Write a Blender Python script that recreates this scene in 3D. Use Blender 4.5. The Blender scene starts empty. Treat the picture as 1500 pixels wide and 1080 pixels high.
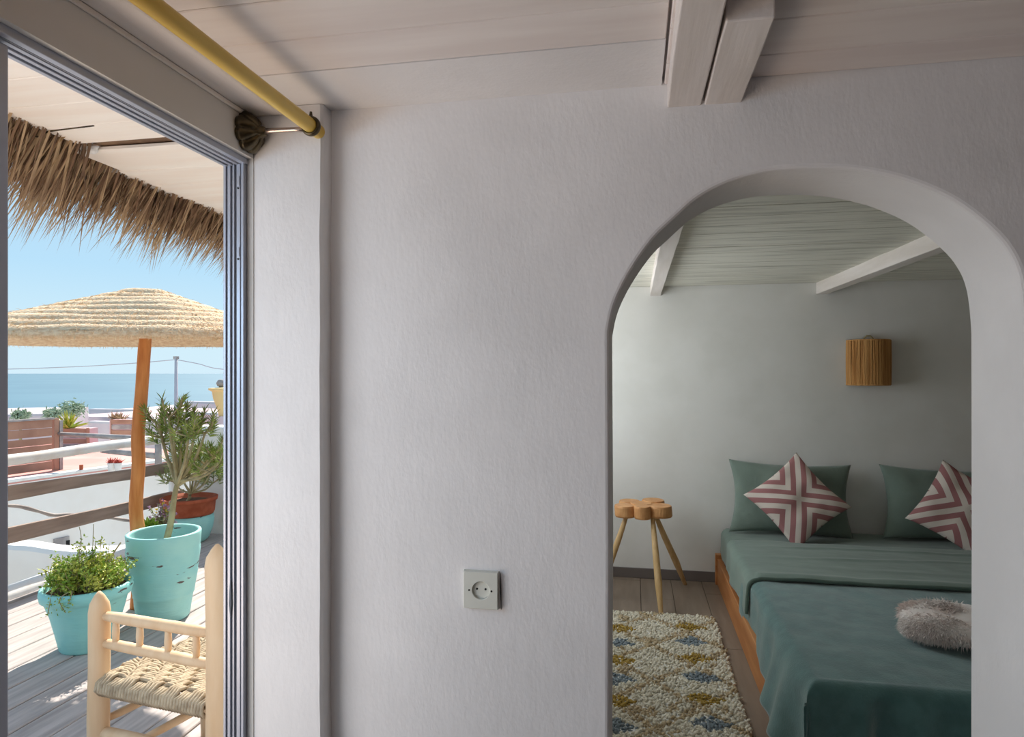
import bpy, bmesh, math, random
from mathutils import Vector, Matrix, noise
R = math.radians
rnd = random.Random(7)
C = bpy.context.scene.collection
S = bpy.context.scene
# ------------------------------------------------------------------ camera
YAW = R(10.61); FP = 960.0; EYE = 1.5
ca, sa = math.cos(YAW), math.sin(YAW)
cam = bpy.data.cameras.new('camera'); co = bpy.data.objects.new('camera', cam); C.objects.link(co)
co.location = (0, 0, EYE); co.rotation_euler = (R(90), 0, YAW)
cam.sensor_width = 36; cam.lens = FP/1500*36; cam.shift_y = 7/1500; cam.clip_start = .02; cam.clip_end = 60000
S.camera = co
# ------------------------------------------------------------------ world, sun, daylight, exposure
W = bpy.data.worlds.new('world'); S.world = W; W.use_nodes = True
nt = W.node_tree; bg = nt.nodes['Background']
tc = nt.nodes.new('ShaderNodeTexCoord'); sx = nt.nodes.new('ShaderNodeSeparateXYZ'); cr = nt.nodes.new('ShaderNodeValToRGB')
nt.links.new(tc.outputs['Generated'], sx.inputs[0]); nt.links.new(sx.outputs['Z'], cr.inputs[0]); nt.links.new(cr.outputs[0], bg.inputs[0])
e = cr.color_ramp.elements
e[0].position = 0.0; e[0].color = (.62, .80, .90, 1)
e[1].position = 1.0; e[1].color = (.34, .50, .72, 1)
for p, c in ((.05, (.60, .80, .90, 1)), (.14, (.46, .71, .90, 1)), (.30, (.42, .62, .80, 1))):
    k = e.new(p); k.color = c
bg.inputs[1].default_value = 1.08
sun = bpy.data.lights.new('sun', 'SUN'); sun.energy = 8.0; sun.angle = R(.6); sun.color = (1, .94, .84)
so = bpy.data.objects.new('sun', sun); C.objects.link(so)
so.rotation_euler = Vector((-.30, 1.0, .98)).to_track_quat('Z', 'Y').to_euler()
def area(name, loc, rot, sx_, sy_, power, col):
    l = bpy.data.lights.new(name, 'AREA'); l.shape = 'RECTANGLE'; l.size = sx_; l.size_y = sy_; l.energy = power; l.color = col
    o = bpy.data.objects.new(name, l); C.objects.link(o); o.location = loc; o.rotation_euler = rot
    return o
# lamps added unseen under the porch, boosting door daylight: sky-cool and deck-warm
def aim(d): return Vector(d).to_track_quat('-Z', 'Y').to_euler()
area('door_sky_fill', (-1.75, .50, 1.60), aim((1, .35, -.75)), 1.0, .7, 12, (.56, .77, 1.0))
area('door_deck_fill', (-1.75, .50, .70), aim((1, .40, .85)), 1.0, .8, 12, (1, .79, .61))
area('front_fill', (-.2, -2.7, 1.3), aim((0, 1, .1)), 1.6, 1.4, 7, (.97, .95, 1))  # added fill lamp behind the eye; the front wall has no opening
# daylight of the bedroom's own window, in its left wall, facing +X
area('bedroom_daylight', (-.84, 3.95, 1.45), (R(90), 0, R(-90)), 1.2, 1.1, 17, (.92, .97, 1.0))
S.view_settings.view_transform = 'Standard'; S.view_settings.look = 'None'
S.view_settings.gamma = 1; S.view_settings.use_curve_mapping = False
S.view_settings.exposure = 0.0
# ------------------------------------------------------------------ helpers
def at(px, py, z=None, d=None, X=None, Y=None):
    t = (px-750)/FP; h = (547-py)/FP
    v = Vector((t*ca-sa, t*sa+ca, h))
    if z is not None: s = (z-EYE)/h
    elif d is not None: s = d
    elif X is not None: s = X/v.x
    else: s = Y/v.y
    p = v*s; p.z += EYE
    return p
def cw(r, d, z): return Vector((r*ca-d*sa, r*sa+d*ca, z))
def srgb(r, g, b):
    f = lambda c: (c/255/12.92) if c/255 <= .04045 else ((c/255+.055)/1.055)**2.4
    return (f(r), f(g), f(b), 1)
def mat(name, col, rough=.8, col2=None, nscale=4, detail=4, lo=.4, hi=.6, stretch=(1, 1, 1), bump=None, spec=.3, metal=0, sheen=0, bstretch=None):
    m = bpy.data.materials.new(name); m.use_nodes = True; n = m.node_tree; b = n.nodes['Principled BSDF']
    b.inputs['Roughness'].default_value = rough; b.inputs['Metallic'].default_value = metal
    b.inputs['Specular IOR Level'].default_value = spec
    if sheen: b.inputs['Sheen Weight'].default_value = sheen
    t = n.nodes.new('ShaderNodeTexCoord')
    def noise_(scale, det, st):
        mp = n.nodes.new('ShaderNodeMapping'); mp.inputs['Scale'].default_value = st
        nz = n.nodes.new('ShaderNodeTexNoise'); nz.inputs['Scale'].default_value = scale; nz.inputs['Detail'].default_value = det
        n.links.new(t.outputs['Object'], mp.inputs[0]); n.links.new(mp.outputs[0], nz.inputs['Vector'])
        return nz
    if col2:
        nz = noise_(nscale, detail, stretch); r = n.nodes.new('ShaderNodeValToRGB')
        r.color_ramp.elements[0].position = lo; r.color_ramp.elements[0].color = col
        r.color_ramp.elements[1].position = hi; r.color_ramp.elements[1].color = col2
        n.links.new(nz.outputs[0], r.inputs[0]); n.links.new(r.outputs[0], b.inputs['Base Color'])
    else: b.inputs['Base Color'].default_value = col
    if bump:
        prev = None
        for (sc, st, dist, strt) in bump:
            nz = noise_(sc, 5, strt); bp = n.nodes.new('ShaderNodeBump'); bp.inputs['Strength'].default_value = st; bp.inputs['Distance'].default_value = dist
            n.links.new(nz.outputs[0], bp.inputs['Height'])
            if prev: n.links.new(prev.outputs[0], bp.inputs['Normal'])
            prev = bp
        n.links.new(prev.outputs[0], b.inputs['Normal'])
    return m
I1 = (1, 1, 1)
M = {}
M['plaster'] = mat('plaster', srgb(228, 225, 224), .75, srgb(235, 232, 231), 3, bump=[(34, .20, .005, (1, 1, .45)), (5, .16, .010, I1), (120, .30, .002, (1, 1, .5))])
M['plaster_far'] = mat('plaster_far', srgb(228, 227, 222), .85, srgb(234, 233, 229), 3, bump=[(5, .25, .01, I1), (60, .15, .002, I1)])
M['wood_white'] = mat('wood_white', srgb(228, 218, 213), .6, srgb(236, 228, 223), 5, stretch=(.3, 3, 3), bump=[(24, .14, .002, (.15, 1.5, 1.5)), (4, .2, .006, I1)])
M['porch_white'] = mat('porch_white', srgb(246, 234, 222), .6, srgb(250, 242, 232), 5, stretch=(.3, 3, 3), bump=[(24, .14, .002, (.15, 1.5, 1.5)), (4, .2, .006, I1)])
M['wood_white_y'] = mat('wood_white_y', srgb(226, 217, 210), .6, srgb(236, 228, 223), 5, stretch=(3, .3, 3), bump=[(30, .35, .003, (2, .12, 2)), (4, .2, .006, I1)])
M['wood_streaky'] = mat('wood_streaky', srgb(206, 204, 192), .65, srgb(232, 230, 218), 7, 6, .36, .52, stretch=(.35, 5, 5), bump=[(30, .5, .004, (.12, 2, 2))])
M['alu'] = mat('aluminium', srgb(172, 176, 188), .38, spec=.5, metal=.35)
M['alu_dark'] = mat('aluminium_grey', srgb(136, 139, 148), .5, spec=.4, metal=.2)
M['dark_strip'] = mat('dark_strip', srgb(40, 40, 45), .7)
M['grey_paint'] = mat('grey_paint', srgb(208, 205, 201), .6, srgb(214, 211, 208), 3, bump=[(12, .2, .004, I1)])
M['bamboo'] = mat('bamboo', srgb(214, 172, 60), .35, srgb(224, 190, 92), 6, stretch=(2, .4, 2), spec=.5)
M['bronze'] = mat('bronze', srgb(62, 54, 42), .35, srgb(96, 84, 62), 20, metal=.8, spec=.5)
M['steel'] = mat('steel', srgb(190, 172, 160), .25, metal=.9)
M['plastic'] = mat('plastic', srgb(214, 214, 204), .4, spec=.5)
M['black'] = mat('black', srgb(18, 18, 18), .6)
M['deckwood'] = mat('deckwood', srgb(164, 154, 150), .8, srgb(198, 187, 182), 6, 8, .3, .7, stretch=(5, .5, 5), bump=[(30, .5, .003, (4, .25, 4))])
M['plank_brown'] = mat('plank_brown', srgb(140, 120, 108), .8, srgb(170, 148, 134), 5, 6, .3, .7, stretch=(5, .5, 5), bump=[(30, .4, .003, (4, .25, 4))])
M['fence_brown'] = mat('fence_brown', srgb(156, 116, 98), .85, srgb(184, 144, 122), 3, 6, .3, .7, bump=[(20, .3, .003, I1)])
M['grey_log'] = mat('grey_log', srgb(150, 142, 140), .85, srgb(176, 168, 164), 5, bump=[(20, .3, .004, I1)])
M['whitewash'] = mat('whitewash', srgb(240, 236, 232), .85, srgb(228, 218, 210), 6, lo=.5, hi=.7, bump=[(8, .5, .01, I1)])
M['neigh_wall'] = mat('neighbour_wall', srgb(238, 230, 222), .9, srgb(242, 236, 230), 1.5, bump=[(4, .2, .01, I1)])
M['pink_roof'] = mat('pink_roof', srgb(216, 150, 140), .9, srgb(226, 168, 158), 1.2)
M['terra'] = mat('terracotta', srgb(168, 84, 56), .8, srgb(184, 100, 70), 12, bump=[(40, .2, .002, I1)])
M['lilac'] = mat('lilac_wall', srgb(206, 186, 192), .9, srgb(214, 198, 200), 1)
M['far_grey'] = mat('far_grey', srgb(186, 182, 190), .9, srgb(202, 196, 200), .5)  # pale tone with distance haze put into the colour
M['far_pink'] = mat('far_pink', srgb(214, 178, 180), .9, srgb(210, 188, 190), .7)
M['land'] = mat('land', srgb(184, 182, 178), 1, srgb(196, 192, 186), .06)  # haze of the distance is mixed into this pale colour
M['poleworn'] = mat('pole_wood', srgb(196, 116, 58), .6, srgb(222, 150, 88), 8, 6, .35, .65, stretch=(4, 4, .5), bump=[(20, .4, .004, (3, 3, .3))])
M['pale_wood'] = mat('pale_wood', srgb(218, 184, 146), .6, srgb(228, 200, 166), 6, 5, .35, .65, stretch=(3, 3, .6), bump=[(25, .2, .002, (3, 3, .4))])
M['rope'] = mat('rope', srgb(160, 143, 120), .9, srgb(196, 180, 154), 40, 3, .35, .65, bump=[(300, .6, .002, I1)])
M['straw'] = mat('straw', srgb(228, 188, 148), .9, srgb(250, 222, 186), 40, 4, .35, .65, stretch=(1, 1, 2), bump=[(90, .9, .012, I1)])
M['straw_bit'] = mat('straw_bit', srgb(222, 188, 142), .9, srgb(248, 222, 184), 15)
M['palm'] = mat('palm', srgb(160, 132, 104), .8, srgb(198, 170, 134), 9, 3, .35, .65)
M['palm_dark'] = mat('palm_dark', srgb(112, 88, 70), .9, srgb(140, 112, 88), 12)
M['leaf'] = mat('leaf', srgb(112, 134, 62), .5, srgb(158, 172, 88), 14, 2)
M['leaf_grey'] = mat('leaf_grey', srgb(128, 142, 92), .6, srgb(168, 176, 120), 14, 2)
M['leaf_bright'] = mat('leaf_bright', srgb(112, 148, 46), .5, srgb(178, 202, 96), 20, 2)
M['leaf_yellow'] = mat('leaf_yellow', srgb(160, 170, 60), .6, srgb(196, 200, 96), 14, 2)
M['leaf_far'] = mat('leaf_far', srgb(150, 168, 142), .8, srgb(176, 190, 164), 4, 2)  # green paled to carry distance haze
M['bark'] = mat('bark', srgb(150, 138, 104), .8, srgb(176, 164, 128), 14, bump=[(40, .4, .003, I1)])
M['flower'] = mat('flower', srgb(190, 150, 180), .7)
M['flower_red'] = mat('flower_red', srgb(196, 90, 76), .7)
M['flower_yellow'] = mat('flower_yellow', srgb(236, 204, 60), .7)
M['soil'] = mat('soil', srgb(92, 66, 48), .95, srgb(116, 86, 62), 20, bump=[(40, .6, .006, I1)])
M['cream'] = mat('cream', srgb(228, 196, 140), .8)
M['floor_tile'] = mat('floor_tile', srgb(124, 108, 94), .45, srgb(144, 128, 112), 4, 6, .3, .7, stretch=(5, .6, 1), spec=.4)
M['ochre'] = mat('ochre_wall', srgb(150, 122, 98), .9)  # dark tone chosen for unseen walls to soak up bounced light
M['grout'] = mat('grout', srgb(84, 74, 66), .9)
M['baseboard'] = mat('baseboard', srgb(116, 108, 104), .5)
M['bed_wood'] = mat('bed_wood', srgb(176, 112, 62), .5, srgb(196, 134, 82), 5, 5, .35, .65, stretch=(4, .5, 4), spec=.4)
M['mattress'] = mat('mattress', srgb(220, 218, 212), .9)
M['sheet'] = mat('sheet', srgb(112, 132, 122), .85, srgb(118, 138, 128), 5, sheen=.3, bump=[(5, .25, .02, (1, 2, 1)), (400, .1, .001, I1)])
M['blanket'] = mat('blanket', srgb(80, 116, 114), .9, srgb(90, 128, 126), 14, 4, .4, .62, sheen=.5, bump=[(6, .25, .02, I1), (130, .35, .004, I1)])
M['pillow'] = mat('pillowcase', srgb(116, 132, 122), .85, srgb(124, 140, 130), 5, sheen=.3, bump=[(7, .6, .03, I1), (300, .1, .001, I1)])
M['fur'] = mat('fur', srgb(244, 230, 223), .9, srgb(250, 242, 237), 10, 2, sheen=.6)
M['stool_wood'] = mat('stool_wood', srgb(196, 140, 90), .5, srgb(214, 162, 110), 14, 4, .35, .65)
M['stool_leg'] = mat('stool_leg', srgb(202, 168, 118), .6, srgb(216, 184, 136), 14, 4, stretch=(3, 3, .5))
M['raffia'] = mat('raffia', srgb(186, 132, 76), .8, srgb(214, 164, 104), 60, 3, .35, .65, stretch=(1, 1, .04))
def turq(name, c1, c2, chip=.335):
    m = mat(name, c1, .55, c2, 5, 3, .4, .62, spec=.4, bump=[(9, .5, .010, (.5, .5, 3)), (40, .2, .003, I1)])
    n = m.node_tree; b = n.nodes['Principled BSDF']; base = b.inputs['Base Color'].links[0].from_socket
    t = n.nodes.new('ShaderNodeTexCoord'); mp = n.nodes.new('ShaderNodeMapping'); mp.inputs['Scale'].default_value = (.8, .8, 3.2)
    nz = n.nodes.new('ShaderNodeTexNoise'); nz.inputs['Scale'].default_value = 9; nz.inputs['Detail'].default_value = 6
    rr = n.nodes.new('ShaderNodeValToRGB'); rr.color_ramp.elements[0].position = chip; rr.color_ramp.elements[0].color = (1, 1, 1, 1)
    rr.color_ramp.elements[1].position = chip+.02; rr.color_ramp.elements[1].color = (0, 0, 0, 1)
    mx = n.nodes.new('ShaderNodeMixRGB'); mx.inputs[2].default_value = srgb(96, 84, 78)
    n.links.new(t.outputs['Object'], mp.inputs[0]); n.links.new(mp.outputs[0], nz.inputs['Vector']); n.links.new(nz.outputs[0], rr.inputs[0])
    n.links.new(rr.outputs[0], mx.inputs[0]); n.links.new(base, mx.inputs[1]); n.links.new(mx.outputs[0], b.inputs['Base Color'])
    return m
M['turq'] = turq('turquoise_paint', srgb(150, 212, 210), srgb(164, 220, 214))
M['turq_deep'] = turq('turquoise_paint_deep', srgb(146, 216, 214), srgb(158, 222, 216), .315)
# striped cushion cover: chevrons nested round a cross, from the cushion's own flat coordinates
def stripes():
    m = bpy.data.materials.new('striped_cover'); m.use_nodes = True; n = m.node_tree; b = n.nodes['Principled BSDF']; b.inputs['Roughness'].default_value = .9
    uv = n.nodes.new('ShaderNodeUVMap'); uv.uv_map = 'flat'; s = n.nodes.new('ShaderNodeSeparateXYZ'); n.links.new(uv.outputs[0], s.inputs[0])
    def mt(op, a, bb=None, v=None):
        q = n.nodes.new('ShaderNodeMath'); q.operation = op; n.links.new(a, q.inputs[0])
        if bb is not None: n.links.new(bb, q.inputs[1])
        if v is not None: q.inputs[1].default_value = v
        return q.outputs[0]
    ax = mt('ABSOLUTE', s.outputs[0]); ay = mt('ABSOLUTE', s.outputs[1]); mn = mt('MINIMUM', ax, ay)
    ph = mt('FRACT', mt('ADD', mt('DIVIDE', mn, v=.065), v=.25)); st = mt('GREATER_THAN', ph, v=.5)
    nz = n.nodes.new('ShaderNodeTexNoise'); nz.inputs['Scale'].default_value = 55; n.links.new(uv.outputs[0], nz.inputs['Vector'])
    mx = n.nodes.new('ShaderNodeMixRGB'); mx.inputs[1].default_value = srgb(224, 212, 202); mx.inputs[2].default_value = srgb(168, 116, 116)
    n.links.new(st, mx.inputs[0]); n.links.new(mx.outputs[0], b.inputs['Base Color'])
    bp = n.nodes.new('ShaderNodeBump'); bp.inputs['Strength'].default_value = .3; bp.inputs['Distance'].default_value = .004
    n.links.new(nz.outputs[0], bp.inputs['Height']); n.links.new(bp.outputs[0], b.inputs['Normal'])
    return m
M['stripes'] = stripes()
def sea_mat():
    m = mat('sea', srgb(82, 118, 136), .6, srgb(88, 124, 141), .004, 3, spec=.15)
    return m
M['sea'] = sea_mat()
def glass():
    m = bpy.data.materials.new('glass'); m.use_nodes = True; n = m.node_tree; n.nodes.remove(n.nodes['Principled BSDF'])
    o = n.nodes['Material Output']; t = n.nodes.new('ShaderNodeBsdfTransparent'); g = n.nodes.new('ShaderNodeBsdfGlossy'); g.inputs['Roughness'].default_value = .02
    x = n.nodes.new('ShaderNodeMixShader'); x.inputs[0].default_value = .05
    n.links.new(t.outputs[0], x.inputs[1]); n.links.new(g.outputs[0], x.inputs[2]); n.links.new(x.outputs[0], o.inputs[0])
    return m
M['glass'] = glass()
def rug_mat():
    m = bpy.data.materials.new('rug_wool'); m.use_nodes = True; n = m.node_tree; b = n.nodes['Principled BSDF']; b.inputs['Roughness'].default_value = 1
    b.inputs['Sheen Weight'].default_value = .2
    a = n.nodes.new('ShaderNodeAttribute'); a.attribute_name = 'dye'; n.links.new(a.outputs['Color'], b.inputs['Base Color'])
    return m
M['rug'] = rug_mat()

def wloc(o):
    v = Vector(o.location)
    while o.parent: o = o.parent; v += o.location
    return v
class MB:
    def __init__(s): s.v = []; s.f = []
    def quad(s, a, b, c, d): k = len(s.v); s.v += [Vector(a), Vector(b), Vector(c), Vector(d)]; s.f.append((k, k+1, k+2, k+3))
    def tri(s, a, b, c): k = len(s.v); s.v += [Vector(a), Vector(b), Vector(c)]; s.f.append((k, k+1, k+2))
    def box(s, x0, x1, y0, y1, z0, z1):
        s.hexa([Vector(p) for p in ((x0, y0, z0), (x1, y0, z0), (x1, y1, z0), (x0, y1, z0), (x0, y0, z1), (x1, y0, z1), (x1, y1, z1), (x0, y1, z1))])
        return s
    def hexa(s, p):
        k = len(s.v); s.v += [Vector(q) for q in p]
        for f in ((0, 3, 2, 1), (4, 5, 6, 7), (0, 1, 5, 4), (1, 2, 6, 5), (2, 3, 7, 6), (3, 0, 4, 7)): s.f.append(tuple(k+i for i in f))
        return s
    def block(s, p0, p1, z0, z1, th):   # standing block: front face p0-p1, thickness th away from the eye
        p0 = Vector((p0[0], p0[1], 0)); p1 = Vector((p1[0], p1[1], 0)); t = (p1-p0).normalized(); n = Vector((-t.y, t.x, 0))
        if n.dot(p0+p1) < 0: n = -n
        a, b, c, d = p0, p1, p1+n*th, p0+n*th
        s.hexa([Vector((q.x, q.y, z)) for z in (z0, z1) for q in (a, b, c, d)]); return s
    def tube(s, pts, rad, n=8, cap=True, flat=1.0):
        pts = [Vector(p) for p in pts]; L = len(pts)
        if not hasattr(rad, '__len__'): rad = [rad]*L
        t0 = (pts[1]-pts[0]).normalized(); up = Vector((0, 0, 1)) if abs(t0.z) < .9 else Vector((1, 0, 0))
        u = t0.cross(up).normalized(); k = len(s.v)
        for i, p in enumerate(pts):
            t = (pts[min(i+1, L-1)]-pts[max(i-1, 0)]).normalized()
            u = (u-t*u.dot(t)).normalized(); w = t.cross(u)
            for j in range(n):
                a = 2*math.pi*j/n; s.v.append(p+(u*math.cos(a)+w*math.sin(a)*flat)*rad[i])
        for i in range(L-1):
            for j in range(n):
                j2 = (j+1) % n; s.f.append((k+i*n+j, k+i*n+j2, k+(i+1)*n+j2, k+(i+1)*n+j))
        if cap: s.f.append(tuple(k+j for j in range(n))[::-1]); s.f.append(tuple(k+(L-1)*n+j for j in range(n)))
        return s
    def lathe(s, prof, c, n=40, wob=0, a0=0, a1=2*math.pi):
        c = Vector(c); k = len(s.v); full = abs(a1-a0-2*math.pi) < 1e-6; m = n if full else n+1
        for (r, z) in prof:
            for j in range(m):
                a = a0+(a1-a0)*j/n
                rr = r*(1+wob*noise.noise(Vector((math.cos(a)*1.3, math.sin(a)*1.3, z*9))))
                s.v.append(c+Vector((math.cos(a)*rr, math.sin(a)*rr, z)))
        for i in range(len(prof)-1):
            for j in range(n):
                j2 = (j+1) % m; s.f.append((k+i*m+j, k+i*m+j2, k+(i+1)*m+j2, k+(i+1)*m+j))
        return s
    def grid(s, fn, nu, nv):
        k = len(s.v)
        for i in range(nu+1):
            for j in range(nv+1): s.v.append(Vector(fn(i/nu, j/nv)))
        for i in range(nu):
            for j in range(nv):
                a = k+i*(nv+1)+j; s.f.append((a, a+nv+1, a+nv+2, a+1))
        return s
    def blade(s, p, dr, ln, w, bend=(0, 0, 0), side=None, segs=2):
        dr = Vector(dr).normalized(); bend = Vector(bend)
        if side is None: side = dr.cross(Vector((rnd.gauss(0, 1), rnd.gauss(0, 1), rnd.gauss(0, 1)))).normalized()
        k = len(s.v); p = Vector(p)
        for i in range(segs+1):
            t = i/segs; q = p+dr*ln*t+bend*t*t
            ww = w*(1-t)**.6 if t > .0 else w*.7
            if i == segs: s.v.append(q)
            else: s.v += [q-side*ww/2, q+side*ww/2]
        for i in range(segs-1): s.f.append((k+2*i, k+2*i+1, k+2*i+3, k+2*i+2))
        s.f.append((k+2*segs-2, k+2*segs-1, k+2*segs))
    def build(s, name, m, parent=None, smooth=False, kind=None, bevel=0, label=None, cat=None, group=None, solid=0, sub=0, segs=2):
        if parent: o0 = wloc(parent)
        else:
            xs = [v.x for v in s.v]; ys = [v.y for v in s.v]; zs = [v.z for v in s.v]
            o0 = Vector(((min(xs)+max(xs))/2, (min(ys)+max(ys))/2, min(zs)))
        me = bpy.data.meshes.new(name); me.from_pydata([tuple(v-o0) for v in s.v], [], s.f); me.validate(); me.materials.append(m)
        bm = bmesh.new(); bm.from_mesh(me)
        if not kind == 'stuff' or smooth: bmesh.ops.remove_doubles(bm, verts=bm.verts, dist=1e-5)
        if kind != 'stuff': bmesh.ops.recalc_face_normals(bm, faces=bm.faces)
        bm.to_mesh(me); bm.free()
        if smooth:
            for p in me.polygons: p.use_smooth = True
        o = bpy.data.objects.new(name, me); C.objects.link(o)
        if parent: o.parent = parent
        else: o.location = o0
        if sub: q = o.modifiers.new('s', 'SUBSURF'); q.levels = sub; q.render_levels = sub
        if solid: q = o.modifiers.new('t', 'SOLIDIFY'); q.thickness = solid; q.offset = -1
        if bevel: q = o.modifiers.new('b', 'BEVEL'); q.width = bevel; q.segments = segs; q.limit_method = 'ANGLE'; q.angle_limit = R(40)
        tag(o, label, cat, group, kind)
        return o
def tag(o, label=None, cat=None, group=None, kind=None):
    if label: o['label'] = label
    if cat: o['category'] = cat
    if group: o['group'] = group
    if kind: o['kind'] = kind
    return o
def thing(name, loc, label, cat, group=None, kind=None):
    o = bpy.data.objects.new(name, None); C.objects.link(o); o.location = loc; o.empty_display_size = .1
    return tag(o, label, cat, group, kind)
def wob(p, s, a): return a*noise.noise(Vector(p)*s)

# ================================================================== SETTING
YW = 1.53; YB = 1.762; YE = 4.90; XL = -.95; XR = 3.0; CZ = 2.156; BZ = 2.13; XO = -1.02; XM = 5.0
# arch wall
arch = [(892, 486), (899, 452), (911, 422), (930, 388), (958, 349), (988, 320), (1022, 290), (1065, 267), (1116, 252), (1159, 247), (1214, 246), (1265, 250), (1321, 262),
        (1372, 281), (1410, 302), (1449, 333), (1474, 360), (1491, 392), (1499, 430), (1503, 480)]
ap = [at(px, py, Y=YW) for px, py in arch]
pts = [Vector((-.058, 0, 0)), Vector((-.058, 0, .6)), Vector((-.056, 0, 1.1))]+ap+[Vector((.797, 0, 1.1)), Vector((.796, 0, .5)), Vector((.798, 0, 0))]
# smooth arch outline by Catmull-Rom
def catmull(P, k):
    out = []
    for i in range(len(P)-1):
        a, b, c, d = P[max(i-1, 0)], P[i], P[i+1], P[min(i+2, len(P)-1)]
        for j in range(k):
            t = j/k; out.append(.5*((2*b)+(c-a)*t+(2*a-5*b+4*c-d)*t*t+(3*b-a-3*c+d)*t*t*t))
    return out+[P[-1]]
outl = [(p.x, p.z) for p in pts[:3]]+[(p.x, p.z) for p in catmull(pts[3:-3], 4)]+[(p.x, p.z) for p in pts[-3:]]
bm = bmesh.new()
ring = [(XL-.02, 0)]+outl+[(XM+.15, 0), (XM+.15, 2.4), (XL-.02, 2.4)]
f = bm.faces.new([bm.verts.new((x, YW, z)) for x, z in ring]); ex = bmesh.ops.extrude_face_region(bm, geom=[f])
bmesh.ops.translate(bm, verts=[g for g in ex['geom'] if isinstance(g, bmesh.types.BMVert)], vec=(0, YB-YW, 0))
bmesh.ops.recalc_face_normals(bm, faces=bm.faces)
me = bpy.data.meshes.new('wall_arch'); bm.to_mesh(me); bm.free(); me.materials.append(M['plaster'])
o = bpy.data.objects.new('wall_middle', me); C.objects.link(o); tag(o, 'white rough plaster wall pierced by the arched doorway', kind='structure')
q = o.modifiers.new('b', 'BEVEL'); q.width = .010; q.segments = 3; q.limit_method = 'ANGLE'; q.angle_limit = R(40)
# pilaster (boxed post in the corner by the terrace door)
mb = MB(); xa, xb, ya, yb = XL, -.748, 1.482, YW
def pil(u, v):
    z = v*CZ; k = int(round(u*3))
    x = (xa, xb, xb)[0] if k == 0 else (xb if k < 3 else xb); y = (ya, ya, yb+.005)[min(k, 2)] if k < 3 else yb+.01
    if k == 1: x = xb-.006
    if k == 2: y = ya+.006
    w = wob((0, 0, z), 2.2, .006)+wob((3, 1, z), 9, .0022)
    return (x+(w if k else 0), y, z)
mb.grid(pil, 3, 60); mb.build('trim_1', M['plaster'], smooth=False, kind='structure', label='white boxed post in the corner beside the terrace door')
# soft plaster line between post and wall is geometry of the post edge itself
# left wall: pieces round the door opening Y -1.25..1.4425, z 0..2.03
mb = MB(); mb.box(-.946, -.93, 1.480, YW, 0, 2.4); mb.box(XO, -.93, -2.9, YW, 2.032, 2.4); mb.box(XO, -.93, -2.9, -.25, 0, 2.03)
mb.build('wall_left', M['grey_paint'], kind='structure')
# wall plate under the ceiling
mb = MB(); mb.box(-.93, -.846, -2.9, 1.481, 2.134, 2.17); mb.build('trim_2', M['wood_white_y'], kind='structure', bevel=.006, label='white wall plate running above the terrace door')
mb = MB(); mb.box(-.93, -.924, -2.9, 1.48, 2.122, 2.134); mb.build('trim_3', M['wood_white_y'], kind='structure', bevel=.003, label='thin lip painted pale for light on the fascia top edge')  # paler strip stands in for light caught by the fascia's rounded edge
# right and front walls, floors
MB().box(XM, XM+.15, -2.9, YW, 0, 2.4).build('wall_right', M['ochre'], kind='structure')
MB().box(XR, XR+.15, YB, YE+.15, 0, 2.4).build('wall_bedroom_right', M['ochre'], kind='structure')
fw = MB(); fw.box(XO, XM+.15, -3.05, -2.9, 0, 2.4); fw.build('wall_front', M['ochre'], kind='structure')
MB().box(XO, XM+.15, -2.9, YB-.001, -.12, -.006).build('floor_living', M['grout'], kind='structure', label='brown tiled floor of the near room')
fl = MB().box(XO, XR+.15, YB, YE+.15, -.12, -.006).build('floor', M['grout'], kind='structure', label='brown tiled bedroom floor')
tiles = {}
yy = YB
for ci in range(-5, 15):
    x0 = .04+.215*ci
    if x0 < -.94 or x0 > 2.95: continue
    off = (ci*.37) % .9
    y = YB-off
    while y < YE-.01:
        y0, y1 = max(y, YB), min(y+.9, YE-.012); 
        if y1-y0 > .03:
            MB().box(max(x0+.0015, -.93), x0+.2135, y0+.0015, y1-.0015, -.006, .0+rnd.uniform(-.0006, .0006)).build('tile', M['floor_tile'], fl, bevel=.001, segs=1)
        y += .9
w2 = MB()
for b in ((-1.05, .65, -2.9, -2.86, .55, .60), (-1.05, .65, -2.9, -2.86, 2.0, 2.05), (-1.05+.05, -.95+.05, -2.9, -2.86, .6, 2.0), (.6, .65, -2.9, -2.86, .6, 2.0)): w2.box(*b)
w2.build('blind_window', M['alu'], kind='structure', bevel=.003)  # frame without an opening, invented along with the front fill lamp
# bedroom walls
MB().box(XO, XR+.15, YE, YE+.15, 0, 2.4).build('wall_back', M['plaster_far'], kind='structure')
wl = MB(); wl.box(XO, -.93, YB, 3.25, 0, 2.4); wl.box(XO, -.93, 4.65, YE, 0, 2.4); wl.box(XO, -.93, 3.25, 4.65, 0, .85); wl.box(XO, -.93, 3.25, 4.65, 2.05, 2.4)
wl.build('wall_bedroom_left', M['plaster_far'], kind='structure')
wf = MB(); 
for b in ((XO+.01, -.96, 3.25, 3.30, .85, 2.05), (XO+.01, -.96, 4.60, 4.65, .85, 2.05), (XO+.01, -.96, 3.30, 4.60, .85, .90), (XO+.01, -.96, 3.30, 4.60, 2.0, 2.05), (XO+.01, -.96, 3.92, 3.97, .9, 2.0)): wf.box(*b)
w1 = wf.build('window_1', M['alu'], kind='structure', bevel=.003)
MB().box(-.99, -.985, 3.3, 4.6, .9, 2.0).build('pane', M['glass'], w1)
MB().box(-.93, XR, YE-.012, YE, 0, .072).build('baseboard_back', M['baseboard'], kind='structure', bevel=.002)
MB().box(-.93, -.06, YB, YB+.012, 0, .072).build('baseboard_middle', M['baseboard'], kind='structure', bevel=.002)
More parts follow.
